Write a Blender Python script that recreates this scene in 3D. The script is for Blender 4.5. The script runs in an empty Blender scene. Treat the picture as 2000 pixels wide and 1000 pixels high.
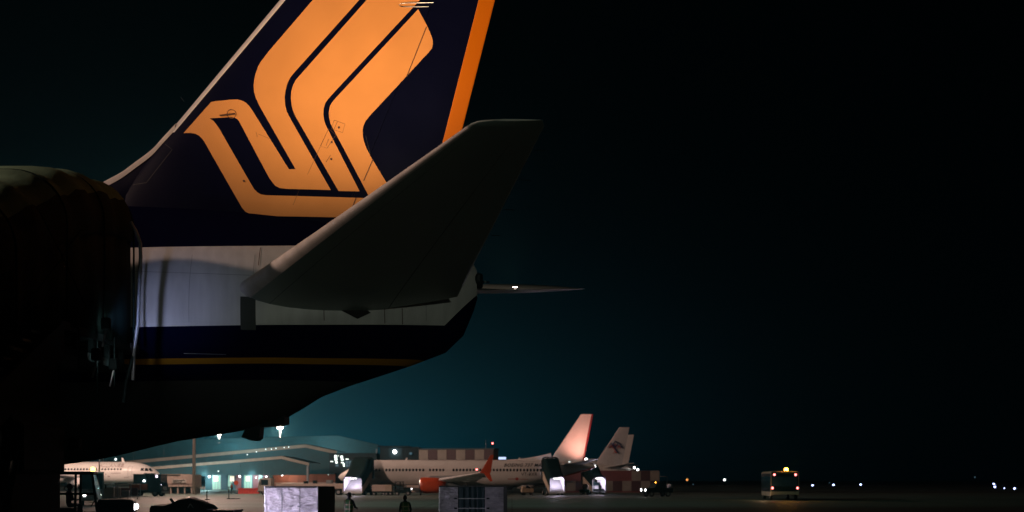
import bpy, bmesh, math, random
from mathutils import Vector, Matrix
random.seed(7)
R = math.radians
PI = math.pi
scene = bpy.context.scene
COL = scene.collection

# ------------------------------------------------------------------ camera, world, exposure
CH, FPX, HOR = 2.3, 2100.0, 937.0          # eye height (m), focal length and horizon in photo pixels
cam_d = bpy.data.cameras.new('camera')
cam = bpy.data.objects.new('camera', cam_d)
COL.objects.link(cam)
cam.location = (0, 0, CH)
cam.rotation_euler = (R(90), 0, 0)
cam_d.sensor_width = 36
cam_d.lens = FPX / 2000 * 36
cam_d.shift_y = (HOR - 500) / 2000
cam_d.clip_start = 0.1
cam_d.clip_end = 6000
cam_d.dof.use_dof = True
cam_d.dof.focus_distance = 25.5
cam_d.dof.aperture_fstop = 1.3
scene.camera = cam

def at(px, py, Y):
    return Vector(((px - 1000) * Y / FPX, Y, CH + (HOR - py) * Y / FPX))

world = bpy.data.worlds.new('World')
scene.world = world
world.use_nodes = True
wn, wl = world.node_tree.nodes, world.node_tree.links
wn.clear()
w_out = wn.new('ShaderNodeOutputWorld')
tc = wn.new('ShaderNodeTexCoord')
def wmath(op, a, b=None):
    n = wn.new('ShaderNodeMath'); n.operation = op
    for i, v in enumerate((a, b)):
        if v is None: continue
        if isinstance(v, (int, float)): n.inputs[i].default_value = v
        else: wl.new(v, n.inputs[i])
    return n.outputs[0]
# city glow over the terminal: falls off with the angle from the terminal's bearing
sep = wn.new('ShaderNodeSeparateXYZ'); wl.new(tc.outputs['Generated'], sep.inputs[0])
az = wmath('ARCTAN2', sep.outputs['X'], sep.outputs['Y'])
el = wmath('ARCSINE', sep.outputs['Z'])
daz = wmath('ABSOLUTE', wmath('ADD', az, R(9.0)))
el_a = wmath('MAXIMUM', wmath('ADD', el, R(0.0)), 0.0)
ang = wmath('SQRT', wmath('ADD', wmath('MULTIPLY', wmath('MULTIPLY', daz, daz), 0.62), wmath('MULTIPLY', wmath('MULTIPLY', el_a, el_a), 2.1)))
glow = wmath('EXPONENT', wmath('MULTIPLY', ang, -1.0 / R(4.8)))
bg = wn.new('ShaderNodeBackground')
bg.inputs['Color'].default_value = (0.04, 0.60, .92, 1)
wl.new(wmath('ADD', wmath('MULTIPLY', glow, 0.092), 0.0005), bg.inputs['Strength'])
sky = wn.new('ShaderNodeTexSky'); sky.sky_type = 'NISHITA'; sky.sun_disc = False
sky.sun_elevation = R(-9); sky.sun_rotation = R(200)
bg2 = wn.new('ShaderNodeBackground'); wl.new(sky.outputs[0], bg2.inputs['Color']); bg2.inputs['Strength'].default_value = 0.05
ad = wn.new('ShaderNodeAddShader'); wl.new(bg.outputs[0], ad.inputs[0]); wl.new(bg2.outputs[0], ad.inputs[1])
wl.new(ad.outputs[0], w_out.inputs['Surface'])

vs = scene.view_settings
vs.view_transform = 'Standard'
vs.look = 'None'
vs.exposure = 0.0
vs.gamma = 1.0
vs.use_curve_mapping = False
scene.cycles.use_denoising = True
scene.cycles.max_bounces = 6
scene.cycles.diffuse_bounces = 2
scene.cycles.glossy_bounces = 2
scene.cycles.sample_clamp_indirect = 3.0
scene.cycles.sample_clamp_direct = 0.0
scene.cycles.use_light_tree = True

PINK = (1.0, 0.64, 0.50)
WARM = (1.0, 0.62, 0.36)
LED = (0.86, 0.74, 1.0)
def point(name, loc, watt, col, size=0.3, parent=None):
    l = bpy.data.lights.new(name, 'POINT'); l.energy = watt; l.color = col; l.shadow_soft_size = size
    o = bpy.data.objects.new(name, l); COL.objects.link(o); o.location = loc
    if parent: o.parent = parent; o.matrix_parent_inverse = Matrix.Translation(-parent.location)
    return o
def spot(name, loc, to, watt, col, angle, blend=0.6, size=0.1, parent=None):
    l = bpy.data.lights.new(name, 'SPOT'); l.energy = watt; l.color = col
    l.spot_size = R(angle); l.spot_blend = blend; l.shadow_soft_size = size
    o = bpy.data.objects.new(name, l); COL.objects.link(o); o.location = loc
    o.rotation_euler = (Vector(to) - Vector(loc)).to_track_quat('-Z', 'Y').to_euler()
    if parent: o.parent = parent; o.matrix_parent_inverse = Matrix.Translation(-parent.location)
    return o

# ------------------------------------------------------------------ materials
def nodes_of(name):
    m = bpy.data.materials.new(name); m.use_nodes = True
    return m, m.node_tree.nodes, m.node_tree.links, m.node_tree.nodes['Principled BSDF']
def mat(name, col, rough=0.5, metal=0.0, var=0.18, scale=3.0, bump=0.0, spec=0.5):
    m, n, l, p = nodes_of(name)
    p.inputs['Roughness'].default_value = rough
    p.inputs['Metallic'].default_value = metal
    p.inputs['Specular IOR Level'].default_value = spec
    t = n.new('ShaderNodeTexCoord')
    z = n.new('ShaderNodeTexNoise'); z.inputs['Scale'].default_value = scale; z.inputs['Detail'].default_value = 5
    l.new(t.outputs['Object'], z.inputs['Vector'])
    r = n.new('ShaderNodeValToRGB')
    r.color_ramp.elements[0].position = 0.3; r.color_ramp.elements[1].position = 0.75
    r.color_ramp.elements[0].color = (*[c * (1 - var) for c in col], 1)
    r.color_ramp.elements[1].color = (*[min(1, c * (1 + var * .6)) for c in col], 1)
    l.new(z.outputs['Fac'], r.inputs['Fac']); l.new(r.outputs['Color'], p.inputs['Base Color'])
    mr = n.new('ShaderNodeMapRange'); mr.inputs['To Min'].default_value = max(0.02, rough - .08); mr.inputs['To Max'].default_value = min(1, rough + .1)
    l.new(z.outputs['Fac'], mr.inputs['Value']); l.new(mr.outputs[0], p.inputs['Roughness'])
    if bump:
        b = n.new('ShaderNodeBump'); b.inputs['Strength'].default_value = bump; b.inputs['Distance'].default_value = 0.05
        l.new(z.outputs['Fac'], b.inputs['Height']); l.new(b.outputs[0], p.inputs['Normal'])
    return m
def emit(name, col, strength):
    m, n, l, p = nodes_of(name)
    p.inputs['Base Color'].default_value = (*[c * .5 for c in col], 1)
    p.inputs['Emission Color'].default_value = (*col, 1)
    p.inputs['Emission Strength'].default_value = strength
    return m

M = {}
M['white'] = mat('white_paint', (.72, .72, .70), .35, var=.06, scale=1.2)
M['bright_white'] = mat('bright_white_paint', (.82, .80, .77), .4, var=.05)
M['white_old'] = mat('worn_white_paint', (.62, .60, .56), .5, var=.2, scale=2.5)
M['grey'] = mat('grey_paint', (.30, .31, .32), .45)
M['grey_light'] = mat('light_grey_paint', (.5, .5, .5), .45, var=.1)
M['dark'] = mat('dark_paint', (.012, .024, .025), .5, spec=.08)
M['black'] = mat('black_rubber', (.012, .012, .012), .75)
M['metal'] = mat('bare_metal', (.55, .56, .58), .3, 1.0, var=.1)
M['steel'] = mat('painted_steel', (.25, .28, .30), .4, .3)
M['navy'] = mat('navy_paint', (.0024, .0036, .018), .32, var=.15, scale=.6, spec=.12)
M['gold'] = mat('gold_paint', (.74, .345, .105), .40, var=.09, scale=.8, spec=.3)
M['amber_paint'] = mat('amber_paint', (.58, .155, .003), .42, var=.05, scale=.5, spec=.3)
M['orange'] = mat('orange_red_paint', (.52, .065, .016), .35, var=.08)
M['red'] = mat('red_paint', (.42, .04, .03), .45)
M['fin_red'] = mat('deep_red_paint', (.22, .018, .025), .45)
M['maroon'] = mat('maroon_paint', (.16, .055, .06), .6)
M['brick'] = mat('red_cladding', (.30, .09, .05), .65, scale=1.2)
M['teal'] = mat('teal_cladding', (.020, .085, .10), .6, scale=.6)
M['teal_dark'] = mat('dark_teal_cladding', (.012, .045, .058), .6, scale=.6)
M['beige'] = mat('beige_fascia', (.46, .38, .30), .6, scale=.7)
M['canvas'] = mat('green_canvas', (.15, .25, .17), .85, var=.3, scale=2.0, bump=.5, spec=.08)  # raised pale to paint in the light on the stairs canopy top
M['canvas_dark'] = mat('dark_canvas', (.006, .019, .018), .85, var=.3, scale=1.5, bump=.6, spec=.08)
M['tarp'] = mat('black_tarpaulin', (.014, .018, .02), .45, var=.3, scale=2, bump=.4)
M['vest'] = mat('green_reflective_vest', (.035, .14, .035), .8, scale=6)
M['cloth_dark'] = mat('dark_cloth', (.014, .018, .026), .85, scale=8)
M['cloth_blue'] = mat('blue_cloth', (.03, .05, .10), .85, scale=8)
M['skin'] = mat('skin', (.22, .12, .08), .5, scale=12)
M['hair'] = mat('black_hair', (.008, .007, .007), .5, scale=20)
M['reflect'] = mat('reflective_tape', (.26, .24, .10), .3)
M['window'] = mat('dark_window', (.012, .014, .018), .12, var=.1)
M['glass'] = mat('tinted_glass', (.03, .06, .075), .08, var=.2, spec=.7)
M['text_dark'] = mat('dark_lettering', (.02, .018, .018), .5)
M['text_grey'] = mat('grey_lettering', (.34, .27, .27), .5)
M['text_navy'] = mat('navy_lettering', (.03, .04, .13), .5)
M['text_red'] = mat('red_lettering', (.45, .05, .04), .5)
M['check_white'] = mat('white_panel_paint', (.23, .215, .19), .6, var=.2, scale=.8)
M['check_red'] = mat('maroon_panel_paint', (.06, .032, .038), .6, var=.2, scale=.8)
M['pink_wall'] = mat('pale_wall_paint', (.52, .42, .37), .7, var=.12, scale=.6)
M['yellow'] = mat('yellow_paint', (.60, .35, .03), .5)
M['cream'] = mat('cream_paint', (.36, .28, .19), .45)
M['lamp_white'] = emit('white_lamp', (1, .97, .95), 9)
M['lamp_hot'] = emit('floodlight_lamp', (1, .80, .70), 60)
M['lamp_soft'] = emit('pale_lamp', (.8, .95, .95), 2.5)
M['lamp_blue'] = emit('blue_taxiway_lamp', (.42, .52, 1.0), 7)
M['lamp_amber'] = emit('amber_lamp', (1, .38, .03), 34)
M['lamp_gold'] = emit('yellow_lamp', (1, .62, .20), 4)
M['lamp_red'] = emit('red_lamp', (1, .16, .15), 7)
M['lamp_dim'] = emit('dim_orange_lamp', (1, .42, .1), 1.2)
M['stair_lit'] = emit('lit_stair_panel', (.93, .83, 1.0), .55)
M['strip_lit'] = emit('lit_cab_strip', (.93, .82, 1.0), 2.6)
M['win_warm'] = emit('lit_warm_window', (1, .85, .62), .9)
M['win_green'] = emit('lit_green_glass', (.45, .80, .62), .16)
M['win_white'] = emit('lit_white_window', (.85, 1, .92), 2.4)
M['win_blue'] = emit('lit_blue_window', (.20, .42, .55), .18)
M['sign_blue'] = emit('lit_blue_sign', (.52, .66, 1), 1.3)

# ------------------------------------------------------------------ mesh helpers
class MB:
    def __init__(s): s.v, s.f, s.smooth = [], [], []
    def add(s, vs, fs, smooth=False):
        o = len(s.v); s.v += [tuple(p) for p in vs]
        s.f += [tuple(i + o for i in f) for f in fs]; s.smooth += [smooth] * len(fs)
        return s
    def box(s, x0, x1, y0, y1, z0, z1, bev=0.0):
        if bev <= 0:
            vs = [(x, y, z) for z in (z0, z1) for y in (y0, y1) for x in (x0, x1)]
            return s.add(vs, [(0, 2, 3, 1), (4, 5, 7, 6), (0, 1, 5, 4), (2, 6, 7, 3), (0, 4, 6, 2), (1, 3, 7, 5)])
        b = bmesh.new(); bmesh.ops.create_cube(b, size=1)
        for v in b.verts:
            v.co = Vector(((x0 + x1) / 2 + v.co.x * (x1 - x0), (y0 + y1) / 2 + v.co.y * (y1 - y0), (z0 + z1) / 2 + v.co.z * (z1 - z0)))
        bmesh.ops.bevel(b, geom=b.edges[:], offset=bev, segments=2, profile=.5, affect='EDGES')
        b.verts.index_update()
        s.add([v.co for v in b.verts], [[v.index for v in f.verts] for f in b.faces]); b.free(); return s
    def tube(s, pts, r, n=8, r2=None, caps=True):
        pts = [Vector(p) for p in pts]; vs, fs = [], []
        m = len(pts); up0 = None
        for i, p in enumerate(pts):
            d = (pts[min(i + 1, m - 1)] - pts[max(i - 1, 0)]).normalized()
            a = Vector((0, 0, 1)) if abs(d.z) < .9 else Vector((1, 0, 0))
            u = d.cross(a).normalized(); w = d.cross(u)
            rr = r if r2 is None else r + (r2 - r) * i / (m - 1)
            for k in range(n):
                t = 2 * PI * k / n; vs.append(p + u * math.cos(t) * rr + w * math.sin(t) * rr)
        for i in range(m - 1):
            for k in range(n):
                a, b = i * n + k, i * n + (k + 1) % n
                fs.append((a, b, b + n, a + n))
        s.add(vs, fs, True)
        if caps: s.add(vs[:n], [tuple(range(n))]); s.add(vs[-n:], [tuple(reversed(range(n)))])
        return s
    def loft(s, rings, closed=True, caps=True, smooth=True):
        n = len(rings[0]); vs = [p for r in rings for p in r]; fs = []
        for i in range(len(rings) - 1):
            for k in range(n if closed else n - 1):
                a, b = i * n + k, i * n + (k + 1) % n
                fs.append((a, b, b + n, a + n))
        s.add(vs, fs, smooth)
        if caps and closed:
            s.add(rings[0], [tuple(reversed(range(n)))]); s.add(rings[-1], [tuple(range(n))])
        return s
    def lathe(s, prof, axis='x', c=(0, 0, 0), n=20, caps=True):
        rings = []
        for (a, r) in prof:
            ring = []
            for k in range(n):
                t = 2 * PI * k / n; u, w = r * math.cos(t), r * math.sin(t)
                p = {'x': (a, u, w), 'y': (u, a, w), 'z': (u, w, a)}[axis]
                ring.append((p[0] + c[0], p[1] + c[1], p[2] + c[2]))
            rings.append(ring)
        return s.loft(rings, True, caps)
    def prism(s, poly, d0, d1, axis='y'):
        n = len(poly)
        f = {'y': lambda a, b, d: (a, d, b), 'x': lambda a, b, d: (d, a, b), 'z': lambda a, b, d: (a, b, d)}[axis]
        vs = [f(a, b, d0) for a, b in poly] + [f(a, b, d1) for a, b in poly]
        fs = [tuple(range(n)), tuple(reversed(range(n, 2 * n)))] + [(i, (i + 1) % n, (i + 1) % n + n, i + n) for i in range(n)]
        return s.add(vs, fs)
    def ball(s, c, r, n=12, sq=(1, 1, 1)):
        prof = [(-math.cos(PI * i / n), max(1e-3, math.sin(PI * i / n))) for i in range(n + 1)]
        rings = [[(c[0] + r * sq[0] * q * math.cos(2 * PI * k / (n + 4)), c[1] + r * sq[1] * q * math.sin(2 * PI * k / (n + 4)), c[2] + r * sq[2] * a) for k in range(n + 4)] for a, q in prof]
        return s.loft(rings)
    def mesh(s, name):
        me = bpy.data.meshes.new(name); me.from_pydata(s.v, [], s.f)
        me.polygons.foreach_set('use_smooth', s.smooth); me.validate(); me.update()
        b = bmesh.new(); b.from_mesh(me); bmesh.ops.recalc_face_normals(b, faces=b.faces[:]); b.to_mesh(me); b.free()
        return me
    def build(s, name, m, parent=None, world=False):
        """link as one object; with world=True the points are world points and the parent's place is taken off"""
        me = s.mesh(name)
        if world and parent: me.transform(root_matrix(parent).inverted())
        me.materials.append(m)
        return link(name, me, parent)
def root_matrix(o):
    m = Matrix.Identity(4)
    while o:
        m = o.matrix_basis @ m; o = o.parent
    return m
def link(name, me, parent=None):
    o = bpy.data.objects.new(name, me); COL.objects.link(o)
    if parent: o.parent = parent
    return o
def tag(o, label=None, cat=None, group=None, kind=None):
    if label: o['label'] = label
    if cat: o['category'] = cat
    if group: o['group'] = group
    if kind: o['kind'] = kind
    return o
def thing(name, label, cat, loc=(0, 0, 0), rz=0, group=None):
    o = bpy.data.objects.new(name, None); COL.objects.link(o)
    o.location = loc; o.rotation_euler = (0, 0, rz); o.empty_display_size = .3
    return tag(o, label, cat, group)
def copy_tree(o, parent=None):
    c = o.copy(); COL.objects.link(c); c.parent = parent
    for ch in list(o.children): copy_tree(ch, c)
    return c
def text_mesh(txt, size, ox=0.0, shear=0.0, spacing=1.0):
    cu = bpy.data.curves.new('lettering', 'FONT'); cu.body = txt; cu.size = size; cu.shear = shear; cu.space_character = spacing
    cu.offset = ox; cu.resolution_u = 2
    o = bpy.data.objects.new('lettering', cu); COL.objects.link(o)
    dg = bpy.context.evaluated_depsgraph_get(); dg.update()
    me = bpy.data.meshes.new_from_object(o.evaluated_get(dg))
    bpy.data.objects.remove(o); bpy.data.curves.remove(cu)
    return me
def flat_poly(outlines, maxlen=0.3):
    """fill a 2D outline and cut it fine enough to follow a curved skin"""
    b = bmesh.new()
    for pts in outlines:
        vs = [b.verts.new((p[0], p[1], 0)) for p in pts]
        for i in range(len(vs)): b.edges.new((vs[i], vs[(i + 1) % len(vs)]))
    bmesh.ops.triangle_fill(b, use_beauty=True, edges=b.edges[:], normal=(0, 0, 1))
    for _ in range(5):
        es = [e for e in b.edges if e.calc_length() > maxlen]
        if not es: break
        bmesh.ops.subdivide_edges(b, edges=es, cuts=1)
        bmesh.ops.triangulate(b, faces=[f for f in b.faces if len(f.verts) > 3])
    b.verts.index_update()
    v = [tuple(p.co) for p in b.verts]; f = [[q.index for q in p.verts] for p in b.faces]; b.free()
    return v, f
def lerp(t, a, b): return a + (b - a) * t
def interp(tab, x):
    if x <= tab[0][0]: return tab[0][1:]
    for p, q in zip(tab, tab[1:]):
        if x <= q[0]:
            t = (x - p[0]) / (q[0] - p[0])
            return tuple(lerp(t, a, b) for a, b in zip(p[1:], q[1:]))
    return tab[-1][1:]
def smooth_tab(tab, step):
    """Catmull-Rom resampling of a station table"""
    out = []
    for i in range(len(tab) - 1):
        p0, p1, p2, p3 = tab[max(i - 1, 0)], tab[i], tab[i + 1], tab[min(i + 2, len(tab) - 1)]
        n = max(1, int((p2[0] - p1[0]) / step))
        for k in range(n):
            t = k / n
            row = [lerp(t, p1[0], p2[0])]
            for a in range(1, len(p1)):
                m1 = (p2[a] - p0[a]) / max(1e-6, p2[0] - p0[0]) * (p2[0] - p1[0])
                m2 = (p3[a] - p1[a]) / max(1e-6, p3[0] - p1[0]) * (p2[0] - p1[0])
                h = (2 * t ** 3 - 3 * t * t + 1) * p1[a] + (t ** 3 - 2 * t * t + t) * m1 + (-2 * t ** 3 + 3 * t * t) * p2[a] + (t ** 3 - t * t) * m2
                row.append(h)
            out.append(tuple(row))
    out.append(tab[-1])
    return out
def naca(u):
    u = min(1, max(0, u))
    return 5 * (.2969 * math.sqrt(u) - .126 * u - .3516 * u * u + .2843 * u ** 3 - .1036 * u ** 4)
def airfoil_ring(xle, chord, y, z, thick, n=14, tilt=0.0, camber=0.0):
    """closed section in an x-z plane (for wings)"""
    us = [(1 - math.cos(PI * i / n)) / 2 for i in range(n + 1)]
    up = [(xle + u * chord, y, z + naca(u) * thick * chord + camber * math.sin(PI * u) - tilt * u * chord) for u in us]
    lo = [(xle + u * chord, y, z - naca(u) * thick * chord + camber * math.sin(PI * u) - tilt * u * chord) for u in us[1:-1]]
    return up + lo[::-1]
def fin_ring(xle, chord, z, thick, y=0, n=12):
    us = [(1 - math.cos(PI * i / n)) / 2 for i in range(n + 1)]
    up = [(xle + u * chord, y - naca(u) * thick * chord, z) for u in us]
    lo = [(xle + u * chord, y + naca(u) * thick * chord, z) for u in us[1:-1]]
    return up + lo[::-1]

# ------------------------------------------------------------------ ground
def ground_material():
    m, n, l, p = nodes_of('apron_concrete')
    t = n.new('ShaderNodeTexCoord')
    mp = n.new('ShaderNodeMapping'); mp.inputs['Scale'].default_value = (.012, .10, 1); l.new(t.outputs['Object'], mp.inputs['Vector'])
    z = n.new('ShaderNodeTexNoise'); z.inputs['Scale'].default_value = 1.0; z.inputs['Detail'].default_value = 6; l.new(mp.outputs[0], z.inputs['Vector'])
    z2 = n.new('ShaderNodeTexNoise'); z2.inputs['Scale'].default_value = .8; z2.inputs['Detail'].default_value = 8; l.new(t.outputs['Object'], z2.inputs['Vector'])
    mx = n.new('ShaderNodeMath'); mx.operation = 'ADD'; l.new(z.outputs['Fac'], mx.inputs[0])
    ml = n.new('ShaderNodeMath'); ml.operation = 'MULTIPLY'; ml.inputs[1].default_value = .4; l.new(z2.outputs['Fac'], ml.inputs[0]); l.new(ml.outputs[0], mx.inputs[1])
    r = n.new('ShaderNodeValToRGB')
    r.color_ramp.elements[0].position = .45; r.color_ramp.elements[0].color = (.064, .100, .085, 1)
    r.color_ramp.elements[1].position = .95; r.color_ramp.elements[1].color = (.150, .205, .172, 1)
    l.new(mx.outputs[0], r.inputs['Fac'])
    # slab joints every 7.5 m
    br = n.new('ShaderNodeTexBrick'); br.offset = 0; br.inputs['Scale'].default_value = 1
    br.inputs['Brick Width'].default_value = 7.5; br.inputs['Row Height'].default_value = 7.5; br.inputs['Mortar Size'].default_value = .06
    br.inputs['Color1'].default_value = (1, 1, 1, 1); br.inputs['Color2'].default_value = (.82, .82, .82, 1); br.inputs['Mortar'].default_value = (.35, .35, .35, 1)
    l.new(t.outputs['Object'], br.inputs['Vector'])
    mm = n.new('ShaderNodeMix'); mm.data_type = 'RGBA'; mm.blend_type = 'MULTIPLY'; mm.inputs[0].default_value = 1
    l.new(r.outputs['Color'], mm.inputs[6]); l.new(br.outputs['Color'], mm.inputs[7]); l.new(mm.outputs[2], p.inputs['Base Color'])
    p.inputs['Roughness'].default_value = .62
    b = n.new('ShaderNodeBump'); b.inputs['Strength'].default_value = .25; b.inputs['Distance'].default_value = .02
    l.new(z2.outputs['Fac'], b.inputs['Height']); l.new(b.outputs[0], p.inputs['Normal'])
    return m
M['apron'] = ground_material()
M['grass'] = mat('dry_grass', (.045, .055, .03), .95, scale=.05)
M['line'] = mat('yellow_line_paint', (.55, .36, .05), .6, scale=1.5)
M['road'] = mat('dark_asphalt', (.04, .042, .043), .8, scale=.4)
g = MB(); g.add([(-1500, -300, 0), (1500, -300, 0), (1500, 3000, 0), (-1500, 3000, 0)], [(0, 1, 2, 3)])
tag(g.build('ground', M['apron']), 'flat concrete apron with patched slabs', None, kind='structure')
g = MB(); g.add([(-1500, 330, .004), (1500, 330, .004), (1500, 3000, .004), (-1500, 3000, .004)], [(0, 1, 2, 3)])
tag(g.build('grass_field', M['grass']), 'dark grass field beyond the apron', None, kind='structure')
g = MB(); g.add([(-300, 196, .004), (300, 190, .004), (300, 206, .004), (-300, 212, .004)], [(0, 1, 2, 3)])
tag(g.build('service_road', M['road']), 'dark service road behind the parked jets', None, kind='structure')
g = MB()
g.add([(17, 121.0, .004), (27.2, 121.3, .004), (27.2, 121.9, .004), (17, 121.5, .004)], [(0, 1, 2, 3)])
tag(g.build('taxi_line', M['line']), 'yellow painted line leading to the bus', None, kind='structure')

# ------------------------------------------------------------------ the near airliner (fuselage axis along +X, nose towards -X)
YC = 26.5
SC = FPX / YC
air = thing('airliner', 'huge navy and white airliner tail with gold bird emblem filling the view', 'airliner', (-10, YC, 0))
# x, top z, bottom z, half width
FUS = [(-62, 5.6, 5.2, .15), (-61, 6.7, 4.0, 1.2), (-58.5, 8.0, 3.0, 2.3), (-55, 8.9, 2.55, 3.0), (-50, 9.1, 2.45, 3.1), (-24, 9.1, 2.45, 3.1), (-17, 9.1, 2.5, 3.1), (-12.5, 9.05, 2.55, 3.0), (-10.35, 9.0, 2.78, 2.85),
       (-8.33, 8.93, 3.24, 2.58), (-7.2, 8.88, 3.42, 2.38), (-5.74, 8.75, 3.74, 2.06), (-4.73, 8.62, 4.34, 1.80), (-4.0, 8.5, 4.62, 1.60), (-3.28, 8.37, 4.85, 1.38),
       (-2.52, 8.2, 5.10, 1.10), (-1.64, 7.97, 5.43, .72), (-1.2, 7.8, 5.85, .50), (-.95, 7.62, 6.45, .34), (-.86, 7.45, 6.75, .24)]
FUS_S = smooth_tab(FUS, .5)
def fus_half(x):
    t, b, w = interp(FUS_S, x); return t, b, w
def fus_y(x, z):
    t, b, w = interp(FUS_S, x); zc, h = (t + b) / 2, (t - b) / 2
    return YC - w * math.sqrt(max(0, 1 - ((z - zc) / h) ** 2))
def fuselage_material():
    m, n, l, p = nodes_of('livery_paint')
    t = n.new('ShaderNodeNewGeometry'); s = n.new('ShaderNodeSeparateXYZ'); l.new(t.outputs['Position'], s.inputs[0])
    def mth(op, a, b):
        k = n.new('ShaderNodeMath'); k.operation = op
        for i, v in enumerate((a, b)):
            if isinstance(v, (int, float)): k.inputs[i].default_value = v
            else: l.new(v, k.inputs[i])
        return k.outputs[0]
    X, Z = s.outputs['X'], s.outputs['Z']
    nz = n.new('ShaderNodeTexNoise'); nz.inputs['Scale'].default_value = .9; nz.inputs['Detail'].default_value = 7; l.new(t.outputs['Position'], nz.inputs['Vector'])
    mp = n.new('ShaderNodeMapping'); mp.inputs['Scale'].default_value = (6, 6, .5); l.new(t.outputs['Position'], mp.inputs['Vector'])
    st = n.new('ShaderNodeTexNoise'); st.inputs['Scale'].default_value = 1; st.inputs['Detail'].default_value = 4; l.new(mp.outputs[0], st.inputs['Vector'])
    wr = n.new('ShaderNodeValToRGB'); wr.color_ramp.elements[0].color = (.50, .50, .48, 1); wr.color_ramp.elements[0].position = .25
    wr.color_ramp.elements[1].color = (.68, .68, .66, 1); wr.color_ramp.elements[1].position = .6
    l.new(mth('ADD', mth('MULTIPLY', nz.outputs['Fac'], .5), mth('MULTIPLY', st.outputs['Fac'], .5)), wr.inputs['Fac'])
    def line(z0, slope): return mth('SUBTRACT', Z, mth('ADD', z0 + 9.2 * slope, mth('MULTIPLY', X, slope)))
    def over(base, fac, col):
        k = n.new('ShaderNodeMix'); k.data_type = 'RGBA'; l.new(fac, k.inputs[0]); l.new(base, k.inputs[6]); k.inputs[7].default_value = (*col, 1)
        return k.outputs[2]
    def below(v): return mth('LESS_THAN', v, 0)
    a = line(5.66, .047)
    wedge = mth('SUBTRACT', Z, mth('ADD', 6.02 + 1.05 * 1.62, mth('MULTIPLY', X, 1.05)))
    wedge = mth('MAXIMUM', wedge, mth('SUBTRACT', -1.75, X))
    c = wr.outputs['Color']
    navy = (.0035, .004, .020)
    c = over(c, mth('MAXIMUM', below(a), below(wedge)), navy)
    c = over(c, below(line(4.98, .036)), (.36, .175, .014))  # same gold as the emblem, darkened to stand in for dim light
    c = over(c, below(line(4.855, .034)), navy)
    c = over(c, below(line(4.50, .034)), (.05, .056, .056))
    c = over(c, mth('GREATER_THAN', line(7.50, .058), 0), navy)
    l.new(c, p.inputs['Base Color'])
    rr = n.new('ShaderNodeMapRange'); rr.inputs['To Min'].default_value = .28; rr.inputs['To Max'].default_value = .50; l.new(nz.outputs['Fac'], rr.inputs['Value'])
    l.new(rr.outputs[0], p.inputs['Roughness'])
    bw = n.new('ShaderNodeRGBToBW'); l.new(c, bw.inputs[0])
    sp = n.new('ShaderNodeMapRange'); sp.inputs['From Min'].default_value = .25; sp.inputs['From Max'].default_value = .6; sp.inputs['To Max'].default_value = .5
    l.new(bw.outputs[0], sp.inputs['Value']); l.new(sp.outputs[0], p.inputs['Specular IOR Level'])
    return m
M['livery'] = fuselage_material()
def fus_rings(tab, n=48, yc=0.0):
    rings = []
    for x, t, b, w in tab:
        zc, h = (t + b) / 2, (t - b) / 2
        rings.append([(x, yc + w * math.sin(2 * PI * k / n), zc + h * math.cos(2 * PI * k / n)) for k in range(n)])
    return rings
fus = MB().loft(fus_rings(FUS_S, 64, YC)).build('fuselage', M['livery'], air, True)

# fin: straight leading edge, hinge and trailing edge in the centre plane
def fx(px): return (px - 1000) / SC
def fz(py): return CH + (HOR - py) / SC
Z0, Z1 = 8.15, 17.4
def fin_le(z): return lerp((z - fz(255)) / (fz(0) - fz(255)), fx(335), fx(548))
def fin_hinge(z): return lerp((z - fz(405)) / (fz(46) - fz(405)), fx(686), fx(832))
def fin_te(z): return lerp((z - fz(245)) / (fz(0) - fz(245)), fx(905), fx(967))
def fin_half(x, z):
    a, b = fin_le(z), fin_te(z)
    return .088 * (b - a) * naca((x - a) / (b - a)) + .004
def fin_surface(name, m, fa, fb, parent, z0=Z0, z1=Z1, nz=26, nu=20, gap=0.0, proud=0.0):
    mb = MB(); rings = []
    for i in range(nz + 1):
        z = lerp(i / nz, z0, z1); a, b = fa(z) + gap, fb(z)
        us = [lerp((1 - math.cos(PI * k / nu)) / 2, a, b) for k in range(nu + 1)]
        up = [(x, YC - fin_half(x, z) - proud, z) for x in us]; lo = [(x, YC + fin_half(x, z) + proud, z) for x in us]
        rings.append(up + lo[::-1])
    return mb.loft(rings).build(name, m, parent, True)
fin = fin_surface('tail_fin', M['navy'], fin_le, lambda z: fin_hinge(z) - .012, air)
rud = fin_surface('rudder', M['navy'], fin_hinge, fin_te, air)
fin_surface('trailing_edge_stripe', M['amber_paint'], lambda z: fin_te(z) - .40, lambda z: fin_te(z) - .004, rud, nu=6, proud=.005)
fin_surface('leading_edge', M['white'], lambda z: fin_le(z) - .012, lambda z: fin_le(z) + .19, fin, z0=fz(262), nu=10, proud=.006)
# dorsal fillet in front of the fin
DOR = [(205, 357), (240, 338), (262, 322), (300, 293), (320, 271), (345, 244)]
mb = MB(); rings = []
for px, py in smooth_tab([(a, b) for a, b in DOR], 6):
    x, z = fx(px), fz(py); zb = 8.6
    r = .10
    ring = []
    for k in range(9):
        t = PI * k / 8; ring.append((x, YC - r * math.cos(t), z - r * .6 + r * .6 * math.sin(t)))
    wb = .30
    ring += [(x + .12, YC + wb, zb), (x + .12, YC - wb, zb)]
    rings.append(ring)
dors = mb.loft(rings).build('dorsal_fillet', M['navy'], air, True)
mb = MB(); rings = []
for px, py in smooth_tab([(a, b) for a, b in DOR], 6):
    x, z = fx(px), fz(py); r = .125
    rings.append([(x, YC - r * 1.05, z - .17)] + [(x, YC - r * math.cos(PI * k / 8), z - .055 + r * .66 * math.sin(PI * k / 8)) for k in range(9)] + [(x, YC + r * 1.05, z - .17)])
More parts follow.
